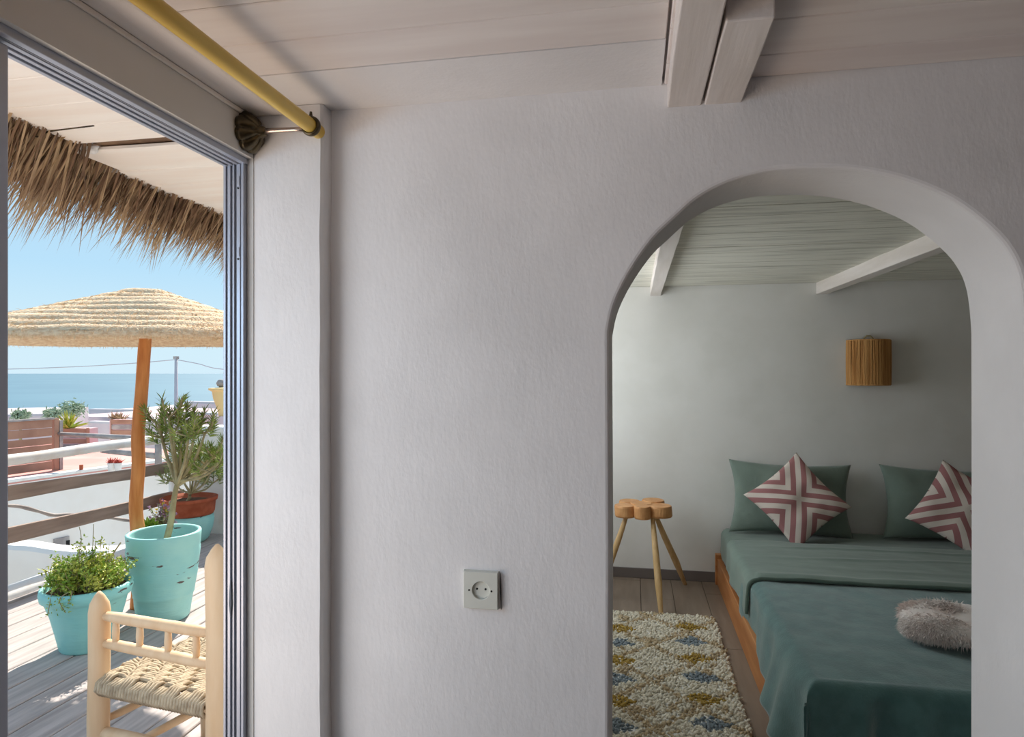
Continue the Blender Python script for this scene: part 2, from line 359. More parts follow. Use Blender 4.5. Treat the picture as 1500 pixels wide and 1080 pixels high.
# ceilings: backing slab plus single boards
ce = MB().box(XO, XM+.15, -3.05, YB, CZ+.02, CZ+.14).build('ceiling', M['wood_white'], kind='structure', label='white painted board ceiling of the near room')
def boards(edges, x0, x1, z, parent, m, gap=.003, up=.022, name='plank'):
    for a, b in zip(edges[:-1], edges[1:]):
        dz = rnd.uniform(0, .0022)
        MB().box(x0, x1, a+gap/2, b-gap/2, z+dz, z+up+dz).build(name, m, parent, bevel=.002, segs=1)
ed = [1.06, 1.19, 1.322]; 
while ed[0] > -2.7: ed.insert(0, ed[0]-.133)
boards(ed, XL+.02, .06, CZ, ce, M['wood_white'])
ed = [1.147, 1.286, 1.426, YW]
while ed[0] > -2.7: ed.insert(0, ed[0]-.139)
boards(ed, .066, XM, CZ, ce, M['wood_white'])
MB().box(XL+.02, .06, 1.323, YW+.01, CZ+.001, CZ+.02).build('plank', M['plaster'], ce, label='plastered end strip of the ceiling')
cb = MB().box(XO, XR+.15, YB, YE+.15, BZ+.02, BZ+.14).build('ceiling_bedroom', M['wood_white'], kind='structure', label='white streaky board ceiling of the bedroom')
ed = [YE]
while ed[0] > YB+.02: ed.insert(0, max(YB, ed[0]-.165))
boards(ed, -.93, XR, BZ, cb, M['wood_streaky'], gap=.004)
# beams
def beam(x0, x1, y0, y1, z0, z1, skew, label, m='wood_white_y'):
    mb = MB(); N = max(3, int((y1-y0)/.08))
    def fn(u, v):
        k = int(round(u*4)) % 4; y = y0+(y1-y0)*v; s = skew*(y1-y)/(y1-y0)
        x = (x0, x1, x1, x0)[k]; z = (z0, z0, z1, z1)[k]
        return (x+s+wob((k, y, 0), 5, .0025), y, z+(wob((0, y, k), 5, .0015) if k < 2 else 0))
    mb.grid(fn, 4, N); n = len(mb.v); r = N+1
    mb.f.append((0, r, 2*r, 3*r)); mb.f.append((N, r+N, 2*r+N, 3*r+N))
    return mb.build('ceiling_beam', m if not isinstance(m, str) else M[m], bevel=.003, label=label, cat='beam')
beam(.0725, .1475, -2.7, YW+.01, 2.104, CZ+.01, 0, 'long white timber beam over the wall left of the arch top')
beam(.1535, .2345, 1.175, YW+.01, 2.104, CZ+.01, 0, 'short stub of white beam fixed beside the long one above the arch')
beam(.110, .186, YB, YE, 2.066, BZ+.01, 0, 'white beam on the bedroom ceiling at the left side of the arch')
beam(1.246, 1.322, YB, YE, 2.053, BZ+.01, .125, 'white beam on the bedroom ceiling at the right, above the wall lamp')

# ---- terrace door frame (door_1)
d1 = thing('door_1', (XL, 1.4, 0), 'grey aluminium frame of the sliding terrace door', None, kind='structure')
def vprof(y0, y1, x0, x1, z0=0, z1=1.99, m='alu', name='frame'): return MB().box(x0, x1, y0, y1, z0, z1).build(name, M[m], d1, bevel=.0018)
for (x0, x1, y0, m_, nm_) in ((-1.0, -.993, 1.461, 'alu', 'frame_strip'), (-.993, -.990, 1.466, 'alu_dark', 'track'), (-.990, -.982, 1.463, 'alu', 'frame_strip'), (-.982, -.977, 1.468, 'alu_dark', 'track'), (-.977, -.972, 1.464, 'alu', 'frame_strip'),
        (-.972, -.967, 1.469, 'alu_dark', 'track'), (-.967, -.957, 1.466, 'alu', 'frame_strip'), (-.957, -.955, 1.472, 'alu_dark', 'track'), (-.955, -.948, 1.466, 'alu', 'frame_strip')):
    MB().box(x0, x1, y0, YW, 0, 2.02).build(nm_, M[m_], d1, bevel=.0012)
for (x0, x1, z0, m_, nm_) in ((-1.0, -.990, 2.012, 'alu', 'frame_rail'), (-.990, -.986, 2.0175, 'alu_dark', 'track'), (-.986, -.976, 2.014, 'alu', 'frame_rail'), (-.976, -.972, 2.0175, 'alu_dark', 'track'), (-.972, -.962, 2.016, 'alu', 'frame_rail'), (-.962, -.958, 2.0175, 'alu_dark', 'track'), (-.958, -.944, 2.018, 'alu', 'frame_rail')):
    MB().box(x0, x1, -.25, YW, z0, 2.05).build(nm_, M[m_], d1, bevel=.0012)
for zc in (1.975, 1.80): MB().box(-.965, -.959, 1.4645, 1.467, zc-.012, zc+.012).build('screw_plate', M['alu'], d1, bevel=.0008); MB().tube([(-.962, 1.467, zc-.018), (-.962, 1.4635, zc-.018)], .0022, 8).build('screw', M['black'], d1)
MB().tube([(-.981, 1.462, z) for z in (0.9, .93, .96, .99)], [.001, .004, .003, .001], 6).build('catch', M['alu_dark'], d1)
# sliding leaf, slid back behind the left edge of the picture
lf = MB(); lf.box(-.985, -.962, .80, .862, .02, 2.012); lf.box(-.985, -.962, -.25, -.20, .02, 2.012); lf.box(-.985, -.962, -.20, .80, .02, .08); lf.box(-.985, -.962, -.20, .80, 1.94, 2.012)
d2 = lf.build('door_2', M['alu'], kind='structure', bevel=.002, label='grey edge of the slid-back glass door leaf')
MB().box(-.976, -.970, -.20, .80, .08, 1.94).build('pane', M['glass'], d2)
MB().box(XO, -.93, -.25, 1.46, -.03, .012).build('trim_4', M['alu'], kind='structure', label='aluminium door threshold')
# exterior reveal


# ---- wall socket
sc = at(705.5, 863, Y=YW)
t = thing('wall_socket', (sc.x, YW, sc.z-.045), 'square cream two-pin power socket on the white wall', 'socket')
mb = MB(); w = .0425
def plate(u, v):
    x = (u-.5)*2*w; z = (v-.5)*2*.0445; e_ = max(abs(u-.5), abs(v-.5))*2
    y = -.014+.003*e_**6+.0035*(u-.5)**2
    return (sc.x+x, YW+y, sc.z+z)
bm = bmesh.new()
cx, cz, yf = sc.x, sc.z, YW-.013
hole = [(cx+.001+.0212*math.cos(a*math.pi/16), cz+.0212*math.sin(a*math.pi/16)) for a in range(32)]
def frame_plate():
    mb = MB(); o = []
    for a in range(32):
        c_, s_ = math.cos(a*math.pi/16), math.sin(a*math.pi/16); k = 1/max(abs(c_), abs(s_)); o.append((cx+c_*k*.0415, cz+s_*k*.0435))
    n = 32; f0 = [(x, yf, z) for x, z in hole]; f1 = [(x, yf, z) for x, z in o]; f2 = [(cx+(x-cx)*1.05, YW, cz+(z-cz)*1.04) for x, z in o]; f3 = [(x, YW-.004, z) for x, z in hole]
    mb.v = [Vector(p) for p in f3+f0+f1+f2]
    for r_ in range(3):
        for j in range(n): mb.f.append((r_*n+j, r_*n+(j+1) % n, (r_+1)*n+(j+1) % n, (r_+1)*n+j))
    return mb
frame_plate().build('cover_plate', M['plastic'], t, bevel=.0012)
MB().tube([(cx+.001, YW-.003, cz), (cx+.001, YW-.0065, cz)], .0208, 32).build('socket_well', M['plastic'], t)
for dx in (-.0098, .0112): MB().tube([(cx+dx, YW-.003, cz+.002), (cx+dx, YW-.0071, cz+.002)], .0027, 12).build('pin_hole', M['black'], t)
for dx in (-.0305, .0240): MB().tube([(cx+dx+.003, yf+.004, cz), (cx+dx+.003, yf-.0006, cz)], .0023, 12).build('screw_hole', M['black'], t)
MB().tube([(cx+.046, YW-.001, cz+.040), (cx+.0475, YW-.004, cz), (cx+.048, YW-.001, cz-.046)], [.0006, .0016, .0006], 6).build('side_strip', M['dark_strip'], t)  # dark strip bulging along the plate's right edge

# ---- curtain rod
rz, rx = 2.088, -.757
t = thing('curtain_rod', (rx, 1.44, rz), 'yellow bamboo curtain rod on a dark metal bracket above the terrace door', 'curtain rod')
ry = [-2.2+i*.2 for i in range(19)]; ry = [y for y in ry if y < 1.45]+[1.485]
MB().tube([(rx, y, rz) for y in ry], [.0165+(.0008 if i % 3 == 0 else 0) for i in range(len(ry))], 20).build('bamboo_pole', M['bamboo'], t, smooth=True, bevel=.002)
mb = MB(); N = 40
def ros(u, v):
    a = 2*math.pi*u; pet = abs(math.sin(4*a))**.6; pr = [(.0, .048), (.010, .050), (.022, .043), (.034, .030), (.040, .016), (.052, .010), (.056, 0)]
    i = min(int(v*6), 5); fr = v*6-i; r = pr[i][0]*(1-fr)+pr[i+1][0]*fr; r, h = pr[i][1]*(1-fr)+pr[i+1][1]*fr, pr[i][0]*(1-fr)+pr[i+1][0]*fr
    rr = r*(1 if r < .016 else (.86+.14*pet)); h -= .004*(1-pet) if .016 < r < .045 else 0
    return (-.93+h, 1.448+rr*math.cos(a), rz-.003+rr*math.sin(a))
mb.grid(ros, 96, 24); mb.build('rosette', M['bronze'], t, smooth=True)
MB().tube([(-.89, 1.448, rz-.003), (-.86, 1.448, rz-.002), (-.80, 1.447, rz-.004), (rx-.012, 1.446, rz-.006)], [.008, .006, .0055, .007], 12).build('bracket_arm', M['steel'], t, smooth=True)
mb = MB(); mb.grid(lambda u, v: (rx+(.0195+.0045*math.cos(v*6.2832))*math.cos(u*6.2832), 1.444+.008*math.sin(v*6.2832), rz+(.0195+.0045*math.cos(v*6.2832))*math.sin(u*6.2832)), 28, 10)
mb.build('holding_ring', M['bronze'], t, smooth=True)
MB().tube([(rx, 1.444, rz+.02), (rx, 1.444, rz+.034)], [.005, .003], 8).build('thumb_screw', M['bronze'], t)

# ================================================================== BEDROOM
# bed: frame and mattress
bx0, bx1, by0, by1 = .575, 2.30, 2.46, 4.875
t = thing('bed', (1.44, 3.6, 0), 'low double bed with an orange-brown wooden frame against the back wall', 'bed')
MB().box(bx0, bx0+.035, by0, by1, .0, .185).build('side_rail', M['bed_wood'], t, bevel=.004)
MB().box(bx1-.035, bx1, by0, by1, .0, .185).build('side_rail', M['bed_wood'], t, bevel=.004)
MB().box(bx0+.035, bx1-.035, by0, by0+.03, .02, .185).build('foot_rail', M['bed_wood'], t, bevel=.004)
MB().box(bx0-.012, bx0+.045, by1-.045, by1, .0, .215).build('corner_post', M['bed_wood'], t, bevel=.004)
MB().box(bx1-.045, bx1+.012, by1-.045, by1, .0, .215).build('corner_post', M['bed_wood'], t, bevel=.004)
MB().box(bx0+.08, bx1-.06, by0+.06, by1-.01, .16, .385).build('mattress', M['mattress'], t, bevel=.04, segs=4)
# cloth draped over the bed: x edge / foot edge with rounded shoulders
def drape(name, x_e, x_r, y_f, y_h, top, hang, foot, m, label, cat, thick=.012, seed=0, rad=.05, nu=150, nv=120, hemz=.02, ridge=None, flare=.28, wav=.012):
    Lx = hang+(x_r-x_e)+hang; Ly = foot+(y_h-y_f)
    def over(a):     # arc length past the shoulder -> (out, down)
        if a <= 0: return (0, 0)
        q = rad*math.pi/2
        if a < q: th = a/rad; return (rad*math.sin(th), rad*(1-math.cos(th)))
        return (rad, rad+a-q)
    def fn(u, v):
        s = u*Lx; w = v*Ly
        a = hang-s; b = foot-w; c = s-(hang+x_r-x_e)
        hemw = 1+.10*noise.noise(Vector((w*3.1+seed, seed, 0)))+.05*noise.noise(Vector((w*9+seed, 3, 0)))
        ao, ad = over(max(a, 0)*hemw); bo, bd = over(b); co_, cd = over(c)
        X = x_e+s-hang if a <= 0 else x_e
        if c > 0: X = x_r
        Yy = y_f+w-foot if b <= 0 else y_f
        side = max(ad, cd); dn = max(side, bd)+.12*min(side, bd)*0
        k = min(max(a, c, 0), max(b, 0))
        X += (-ao if a > 0 else 0)+(co_ if c > 0 else 0)-(flare*k if a > 0 else 0)+(flare*k if c > 0 else 0)
        Yy += -bo-flare*k
        if a > 0 and foot: e_ = math.exp(-((Yy-2.80)/.27)**2)*math.exp(-max(b, 0)/.08); X -= .075*e_*min(1, ad/.25)*(1+.3*math.sin(Yy*22)); dn += .06*math.exp(-((min(Yy, 2.8)-2.8)/.5)**2-((max(Yy, 2.8)-2.8)/.3)**2)*min(1, ad/.2)
        z = top-dn
        if b > 0: Yy -= (.050*math.exp(-((s-hang-.13)/.035)**2)-.030*math.exp(-((s-hang-.20)/.04)**2)+.035*math.exp(-((s-hang-.30)/.05)**2))*min(1, bd/.18)
        # hanging folds
        if a > 0: X -= (wav*math.sin(w*11+seed+2*noise.noise(Vector((w*2, 0, seed))))+wav*.4*math.sin(w*27))*min(1, ad/.12)+.01*min(1, ad/.2)
        if b > 0: Yy -= (wav*1.6*math.sin(s*8+seed+1.5*noise.noise(Vector((s*2, 1, seed)))))*min(1, bd/.2)
        if a <= 0 and b <= 0:
            z += .006*noise.noise(Vector((X*3, Yy*3, seed)))+.003*noise.noise(Vector((X*9, Yy*9, seed)))
            if ridge: z += ridge(X, Yy)
        return (X, Yy, max(z, hemz))
    mb = MB(); mb.grid(fn, nu, nv)
    return mb.build(name, m, smooth=True, solid=thick, label=label, cat=cat)
drape('bottom_sheet', .655, 2.24, 4.2, 4.868, .396, .20, 0, M['sheet'], 'grey-green fitted sheet showing under the two pillows', 'sheet', .004, 3, nu=120, nv=30, wav=.004)
drape('blanket', .645, 2.25, 2.50, 3.82, .412, .27, .40, M['blanket'], 'teal fleece blanket hanging over the foot and side of the bed', 'blanket', .010, 8, nu=200, nv=190, flare=.04)
def rdg(X, Y):
    v = 0
    for (y0, s, a, w) in ((4.27, .03, .009, .018), (4.05, .07, .008, .022), (3.86, -.03, .005, .035)):
        yl = y0+s*(X-1.2)+.012*math.sin(X*5+y0*9); g = math.exp(-((Y-yl)/w)**2); v += a*g*min(1, max(0, (X-.72)*3))*(.55+.9*abs(noise.noise(Vector((X*2.2, y0*3, 0)))))
    r = (Y-3.60); v += .016*math.exp(-((r-.045)/.045)**2)
    return v
drape('duvet', .630, 2.265, 3.60, 4.40, .430, .22, 0, M['sheet'], 'grey-green duvet folded across the middle of the bed, over the blanket', 'duvet', .018, 15, nu=170, nv=90, ridge=rdg, wav=.007)
# pillows
def cushion(name, w, h, th, loc, rx_, rz_, roll, m, label, cat, group=None, uv=False, n=44, pin=.17, crush=0):
    mb = MB()
    Mx = Matrix.Translation(loc) @ Matrix.Rotation(rz_, 4, 'Z') @ Matrix.Rotation(rx_, 4, 'X') @ Matrix.Rotation(roll, 4, 'Y')
    vs = []
    for side in (1, -1):
        k = len(mb.v)
        for i in range(n+1):
            for j in range(n+1):
                u = i/n*2-1; v = j/n*2-1
                T = th/2*((1-abs(u)**2.6)*(1-abs(v)**2.6))**.55
                x = u*w/2*(1-pin*(1-v*v)*.0-pin*(1-abs(v)**2)*abs(u)**3*.6); z = v*h/2*(1-pin*(1-abs(u)**2)*abs(v)**3*.6)
                y = -side*T*(1+.25*noise.noise(Vector((u*1.7, v*1.7, side+loc[0]*5))))+.012*noise.noise(Vector((u*2, v*2, loc[0]*3)))
                mb.v.append(Mx @ Vector((x, y, z))); vs.append((x, z))
        for i in range(n):
            for j in range(n):
                a = k+i*(n+1)+j; q = (a, a+1, a+n+2, a+n+1); mb.f.append(q if side == 1 else q[::-1])
    ori = Vector((loc[0], loc[1], min(v.z for v in mb.v)))
    me = bpy.data.meshes.new(name); me.from_pydata([tuple(v-ori) for v in mb.v], [], mb.f); me.materials.append(m)
    if uv:
        ul = me.uv_layers.new(name='flat'); c45 = math.sqrt(.5)
        for lp in me.loops:
            x, z = vs[lp.vertex_index]; ul.data[lp.index].uv = ((x+z)*c45, (x-z)*c45)
    bm = bmesh.new(); bm.from_mesh(me); bmesh.ops.remove_doubles(bm, verts=bm.verts, dist=1e-5); bmesh.ops.recalc_face_normals(bm, faces=bm.faces); bm.to_mesh(me); bm.free()
    for p in me.polygons: p.use_smooth = True
    o = bpy.data.objects.new(name, me); C.objects.link(o); o.location = ori
    return tag(o, label, cat, group)
cushion('pillow', .80, .50, .17, (1.045, 4.775, .64), R(-12), 0, R(1.5), M['pillow'], 'grey-green bed pillow leaning on the wall at the left of the bed', 'pillow', 'bed pillows')
cushion('pillow', .80, .49, .17, (2.02, 4.77, .635), R(-13), 0, R(1.5), M['pillow'], 'grey-green bed pillow farther right, nearer the arch jamb', 'pillow', 'bed pillows')
pc = at(1166, 733, Y=4.62); cushion('striped_cushion', .475, .475, .13, (pc.x, 4.60, pc.z), R(-24), R(0), R(45+5), M['stripes'], 'pink and white chevron cushion on the left pillow', 'cushion', 'striped cushions', uv=True)
pc = at(1408, 747, Y=4.58); cushion('striped_cushion', .475, .475, .13, (pc.x, 4.56, pc.z), R(-24), R(-6), R(45-12), M['stripes'], 'pink and white chevron cushion on the right pillow, cut off by the arch', 'cushion', 'striped cushions', uv=True)
# fur throw cushion
fc = Vector((1.345, 2.945, .468))
fo = thing('fur_cushion', (fc.x, fc.y, .42), 'pale pink shaggy fur cushion lying on the teal blanket', 'cushion')
mb = MB()
def furp(u, v):
    a = 2*math.pi*u; th = math.pi*(v-.5); se = lambda q, e_: math.copysign(abs(q)**e_, q)
    cx_, sx_ = math.cos(a), math.sin(a); r = math.cos(th)
    p = Vector((.245*se(cx_, .42)*max(r, 0)**.5, .165*se(sx_, .42)*max(r, 0)**.5, .044*se(math.sin(th), .8)))
    p.z += .010*noise.noise(p*9)+.022*(p.y/.18)*(1 if math.sin(th) > 0 else 0); p.x += .02*noise.noise(p*6+Vector((3, 0, 0)))
    if p.z < -.045: p.z = -.045
    q = Matrix.Rotation(R(-20), 3, 'Z') @ p
    return fc+q
mb.grid(furp, 64, 32); mb.build('body', M['fur'], fo, smooth=True)
fu = MB()
for i in range(26000):
    u, v = rnd.random(), .3+.68*rnd.random(); p = Vector(furp(u, v)); q = (p-fc); nrm = Vector((q.x*1.2, q.y*1.2, q.z*6+.05)).normalized()
    if p.z < fc.z-.03: nrm.z = max(nrm.z, .1)
    dr = nrm*.55+Vector((-.15, -.75, -.25))+Vector((rnd.gauss(0, .3), rnd.gauss(0, .3), rnd.gauss(0, .2)))
    fu.blade(p-nrm*.003, dr, rnd.uniform(.014, .034), .0036, (0, 0, -.006))
fu.build('fur_pile', M['fur'], fo, kind='stuff')

# stool of joined log slices
sx0, sy0, sz0 = .045, 4.47, .555
t = thing('stool', (sx0, sy0, 0), 'wooden three-legged stool with a clover top of log slices', 'stool')
def slice_(x, y, r, z0, z1, nm='log_slice'):
    pr = [(0, z0), (r*.93, z0), (r, z0+.012), (r*.99, z1-.012), (r*.94, z1), (0, z1)]
    mb = MB(); mb.lathe(pr, (x, y, 0), 28, wob=.10); return mb.build(nm, M['stool_wood'], t, smooth=False, bevel=.002)
slice_(sx0, sy0, .075, sz0, sz0+.078)
for a, rr, r in ((-20, .125, .082), (-88, .105, .055), (-150, .125, .07), (130, .12, .075), (50, .125, .078)):
    slice_(sx0+rr*math.cos(R(a)), sy0+rr*math.sin(R(a)), r, sz0+rnd.uniform(-.006, .004), sz0+.078+rnd.uniform(-.006, .006))
for top, ft in (((.115, 4.40), (.160, 4.155)), ((.13, 4.52), (.352, 4.80)), ((-.05, 4.45), (-.24, 4.40))):
    MB().tube([(top[0], top[1], sz0+.005), ((top[0]*.7+ft[0]*.3), (top[1]*.7+ft[1]*.3), sz0*.7), ((top[0]*.3+ft[0]*.7), (top[1]*.3+ft[1]*.7), sz0*.32), (ft[0], ft[1], .0)], [.014, .02, .023, .013], 14).build('leg', M['stool_leg'], t, smooth=True, bevel=.001)

# raffia wall lamp
lc = at(1280, 531, Y=4.78)
t = thing('wall_lamp', (lc.x, YE, lc.z-.15), 'half-round raffia wall lamp shade above the bed', 'lamp')
mb = MB(); mb.lathe([(.134, -.152), (.134, .152)], (lc.x, YE-.004, lc.z), 40, a0=math.pi, a1=2*math.pi); mb.build('shade', M['raffia'], t, smooth=True, solid=.003)
for z in (-.152, .152):
    MB().tube([(lc.x+.136*math.cos(math.pi+math.pi*i/30), YE-.004+.136*math.sin(math.pi+math.pi*i/30), lc.z+z) for i in range(31)], .005, 8).build('rim', M['raffia'], t, smooth=True)
mb = MB()
for i in range(150):
    a = math.pi+math.pi*(i+rnd.random())/150; a2 = a+rnd.gauss(0, .03); r = .1365+rnd.uniform(0, .004)
    mb.tube([(lc.x+r*math.cos(a), YE-.004+r*math.sin(a), lc.z-.152), (lc.x+(r+.002)*math.cos((a+a2)/2), YE-.004+(r+.002)*math.sin((a+a2)/2), lc.z), (lc.x+r*math.cos(a2), YE-.004+r*math.sin(a2), lc.z+.152)], rnd.uniform(.0015, .003), 5)
mb.build('raffia_strands', M['raffia'], t, kind='stuff')
MB().tube([(lc.x-.026, YE-.02, lc.z+.14), (lc.x-.03, YE-.02, lc.z+.165), (lc.x-.012, YE-.02, lc.z+.184), (lc.x+.01, YE-.02, lc.z+.184), (lc.x+.027, YE-.02, lc.z+.165), (lc.x+.024, YE-.02, lc.z+.14)], .006, 8).build('hanging_loop', M['bark'], t, smooth=True)

# rug
rx0, rx1, ry0, ry1 = -.75, .468, 1.95, 4.145
t = thing('rug', ((rx0+rx1)/2, (ry0+ry1)/2, 0), 'shaggy cream wool rug with ochre and blue diamonds beside the bed', 'rug')
MB().box(rx0, rx1, ry0, ry1, .001, .012).build('backing', M['mattress'], t)
cr_, oc, bl, tn = srgb(226, 218, 198), srgb(176, 146, 66), srgb(134, 146, 152), srgb(194, 174, 140)
def dye(x, y):
    x += .012*noise.noise(Vector((x*14, y*14, 0))); y += .012*noise.noise(Vector((x*14, y*14, 5)))
    for ci, cx0 in enumerate((.315, -.085, -.485)):
        for k in range(12):
            cy = 3.955-.215*k-(0, .09, 0)[ci]
            m_ = abs(x-cx0)/.10+abs(y-cy)/.062
            if m_ < 1: return oc if (k+(0, 0, 1)[ci]) % 2 == 0 else bl
    zz = abs(((y*1.0+.0) % .43)/.43-.5)*2; q = abs(((x+.115) % .4)/.4-.5)*2
    if abs(zz-q) < .12: return tn
    if noise.noise(Vector((x*9, y*9, 9))) > .42: return tn
    return cr_
mb = MB(); cols = []
nx, ny = int((rx1-rx0)/.0125), int((ry1-ry0)/.0125)
for i in range(nx+1):
    for j in range(ny+1):
        x = rx0+(rx1-rx0)*i/nx+rnd.gauss(0, .004); y = ry0+(ry1-ry0)*j/ny+rnd.gauss(0, .004)
        c = dye(x, y); k = rnd.uniform(.86, 1.06); c = tuple(min(1, q*k) for q in c[:3])+(1,)
        h = rnd.uniform(.016, .030)+.006*noise.noise(Vector((x*20, y*20, 2))); r = rnd.uniform(.006, .0095); lx, ly = rnd.gauss(0, .007), rnd.gauss(0, .007)-.003
        b0 = len(mb.v); a0 = rnd.random()*6
        for (rr, zz, f_) in ((r*.8, .008, 0), (r*1.15, h*.7, .6)):
            for q in range(5): a = a0+q*1.2566; mb.v.append(Vector((x+rr*math.cos(a)+lx*f_, y+rr*math.sin(a)+ly*f_, zz)))
        mb.v.append(Vector((x+lx, y+ly, h)))
        for q in range(5):
            q2 = (q+1) % 5; mb.f.append((b0+q, b0+q2, b0+5+q2, b0+5+q)); mb.f.append((b0+5+q, b0+5+q2, b0+10))
        cols += [c]*11
o = mb.build('pile', M['rug'], t, kind='stuff')
at_ = o.data.color_attributes.new('dye', 'FLOAT_COLOR', 'POINT')
flat = [x for c in cols for x in c]; at_.data.foreach_set('color', flat)
for p in o.data.polygons: p.use_smooth = True

# ================================================================== TERRACE
dk = MB().box(-4.0, XO, -3.2, 6.2, -.16, -.04).build('deck', M['plank_brown'], kind='structure', label='weathered grey plank terrace deck')
x = -2.015-.1815*11
while x < XO-.02:
    a, b = max(x+.004, -4.0), min(x+.1775, XO)
    if b-a > .03:
        dz = rnd.uniform(-.003, .003); cut = rnd.uniform(1.5, 5)
        for y0, y1 in ((-3.2, cut-.003), (cut+.003, 6.2)):
            MB().box(a, b, y0, y1, -.04, dz).build('plank', M['deckwood'], dk, bevel=.004, segs=1)
    x += .1815
# whitewashed curb along the terrace edge
mb = MB(); mb.tube([(-4.13+wob((0, y, 0), 1.5, .03), y, .005+wob((5, y, 0), 1.1, .02)) for y in [-1+.15*i for i in range(46)]], [.085+wob((2, i*.3, 0), 1, .02) for i in range(46)], 12, flat=.75)
mb.build('curb', M['whitewash'], smooth=True, label='lumpy whitewashed curb along the outer edge of the deck', cat='curb')
MB().box(-4.035, -4.0, -3, 5.9, -.03, .012).build('trim_6', M['grey_log'], kind='structure', label='grey edging board of the deck')
# end parapet
mb = MB().box(-4.12, XO, 5.52, 5.74, -.1, 1.0); mb.build('terrace_parapet', M['whitewash'], bevel=.02, label='white parapet wall closing the far end of the deck', cat='wall')
# railing
t = thing('terrace_railing', (-4.06, 3, 0), 'terrace railing of brown planks under a whitewashed log handrail', 'railing')
def plank_y(x, z0, z1, y0, y1, nm, m, sl=0):
    mb = MB(); N = 24
    def fn(u, v):
        k = int(round(u*4)) % 4; y = y0+(y1-y0)*v
        return ((x, x+.03, x+.03, x)[k], y, (z0, z0, z1, z1)[k]+wob((k//2, y, z0), 1.5, .012)+sl*(y-3))
    mb.grid(fn, 4, N); r_ = N+1; mb.f += [(0, r_, 2*r_, 3*r_), (N, r_+N, 2*r_+N, 3*r_+N)]
    return mb.build(nm, m, t, bevel=.003)
plank_y(-4.2, .657, .750, -2.5, 5.5, 'plank', M['plank_brown'], -.028)
plank_y(-4.2, .360, .466, -2.5, 5.5, 'plank', M['plank_brown'], -.024)
MB().tube([(-4.22+wob((1, y, 0), .9, .03), y, .905+wob((0, y, 3), .9, .03)) for y in [-2.5+.25*i for i in range(33)]], [.040+wob((i*.4, 3, 0), 1, .008) for i in range(33)], 14).build('handrail', M['whitewash'], t, smooth=True)
bp = [(-40, 742), (11, 741), (33, 743), (59, 750), (78, 755), (100, 754), (130, 757), (163, 759), (190, 763), (215, 764), (240, 758)]
MB().tube(catmull([at(px, py, X=-4.26) for px, py in bp], 3), [.013+wob((i*.5, 0, 0), 1, .005) for i in range(31)], 8).build('branch', M['grey_log'], t, smooth=True)
for y in (.4, 5.46): MB().tube([(-4.26, y, -.3), (-4.255, y, .45), (-4.26, y, .90)], [.045, .042, .04], 10).build('post', M['whitewash'], t, smooth=True)

# umbrella
pcx = at(205, 700, d=4.18); ux, uy = pcx.x, pcx.y
t = thing('straw_parasol', (ux, uy, 0), 'straw parasol on a crooked orange-brown pole', 'parasol')
pp = [(201, 915, 0), (203, 860, 0), (202, 785, 0), (199, 740, 0), (203, 680, 0), (202, 640, 0), (207, 580, 0), (211, 520, 0), (213, 495, 0), (216, 440, 0)]
pw = [at(px, min(py, 905), d=4.18) for px, py, _ in pp]; pw[0].z = 0.0
MB().tube(catmull(pw, 4), [.042-.006*i/36+wob((i*.3, 1, 0), 1, .003) for i in range(37)], 14).build('pole', M['poleworn'], t, smooth=True)
um = Matrix.Translation((ux, uy, 0)) @ Matrix.Rotation(YAW, 4, 'Z')
NC = 9
def canp(u, s, dz=0):
    a = 2*math.pi*u; n_ = .80; c_ = math.copysign(abs(math.cos(a))**n_, math.cos(a)); q_ = math.copysign(abs(math.sin(a))**n_, math.sin(a))
    k = .06+.94*s; ax = 1.06*k; ay = .62*k
    x = c_*ax-.19*s+.045; y = q_*ay
    z = 2.035-.30*(s**1.02)+dz
    return x, y, z
def can(u, v):
    s = v; fr = (v*NC) % 1.0; bump = .012*math.sin(math.pi*fr)**.7 if 0 < fr < 1 else 0
    x, y, z = canp(u, s); w = noise.noise(Vector((x*4, y*4, z*6)))
    return um @ Vector((x, y, z+bump+.012*w))
mb = MB(); mb.grid(can, 96, NC*6); mb.f.append(tuple(i*(NC*6+1) for i in range(96)))
mb.build('canopy', M['straw'], t, smooth=True)
mb = MB()
def rim(u, v):
    pr = [(1.0, .0), (1.012, -.015), (1.012, -.030), (.99, -.044), (.9, -.02), (.5, .09), (.05, .21)]
    i = min(int(v*6+1e-6), 5); f_ = v*6-i; s = pr[i][0]*(1-f_)+pr[i+1][0]*f_; dz = pr[i][1]*(1-f_)+pr[i+1][1]*f_
    x, y, _ = canp(u, s); return um @ Vector((x, y, 1.735+dz+.004*noise.noise(Vector((x*6, y*6, 0)))))
mb.grid(rim, 96, 12); mb.build('rim_binding', M['straw'], t, smooth=True)
mb = MB()
for i in range(9000):
    u, s = rnd.random(), math.sqrt(rnd.random()); p = um @ Vector(canp(u, s, .016)); q = um @ Vector(canp(u, min(s+.05, 1.03), .0))
    ddr = (q-p).normalized()+Vector((rnd.gauss(0, .5), rnd.gauss(0, .5), rnd.gauss(0, .22)+.1)); mb.blade(p-Vector((0, 0, .006)), ddr, rnd.uniform(.02, .05), .004, (0, 0, -.006))
for i in range(2600):
    u = rnd.random(); x, y, _ = canp(u, 1.008); p = um @ Vector((x, y, 1.73+rnd.uniform(-.03, .005)))
    mb.blade(p, (rnd.gauss(0, .25), rnd.gauss(0, .25), -1), rnd.uniform(.015, .035), .004)
for i in range(9):
    u = rnd.random(); x, y, _ = canp(u, 1.0); p = um @ Vector((x, y, 1.70)); mb.blade(p, (rnd.gauss(0, .4), rnd.gauss(0, .4), -1), rnd.uniform(.07, .12), .004, (.03, 0, 0), segs=4)
mb.build('loose_straw', M['straw_bit'], t, kind='stuff')
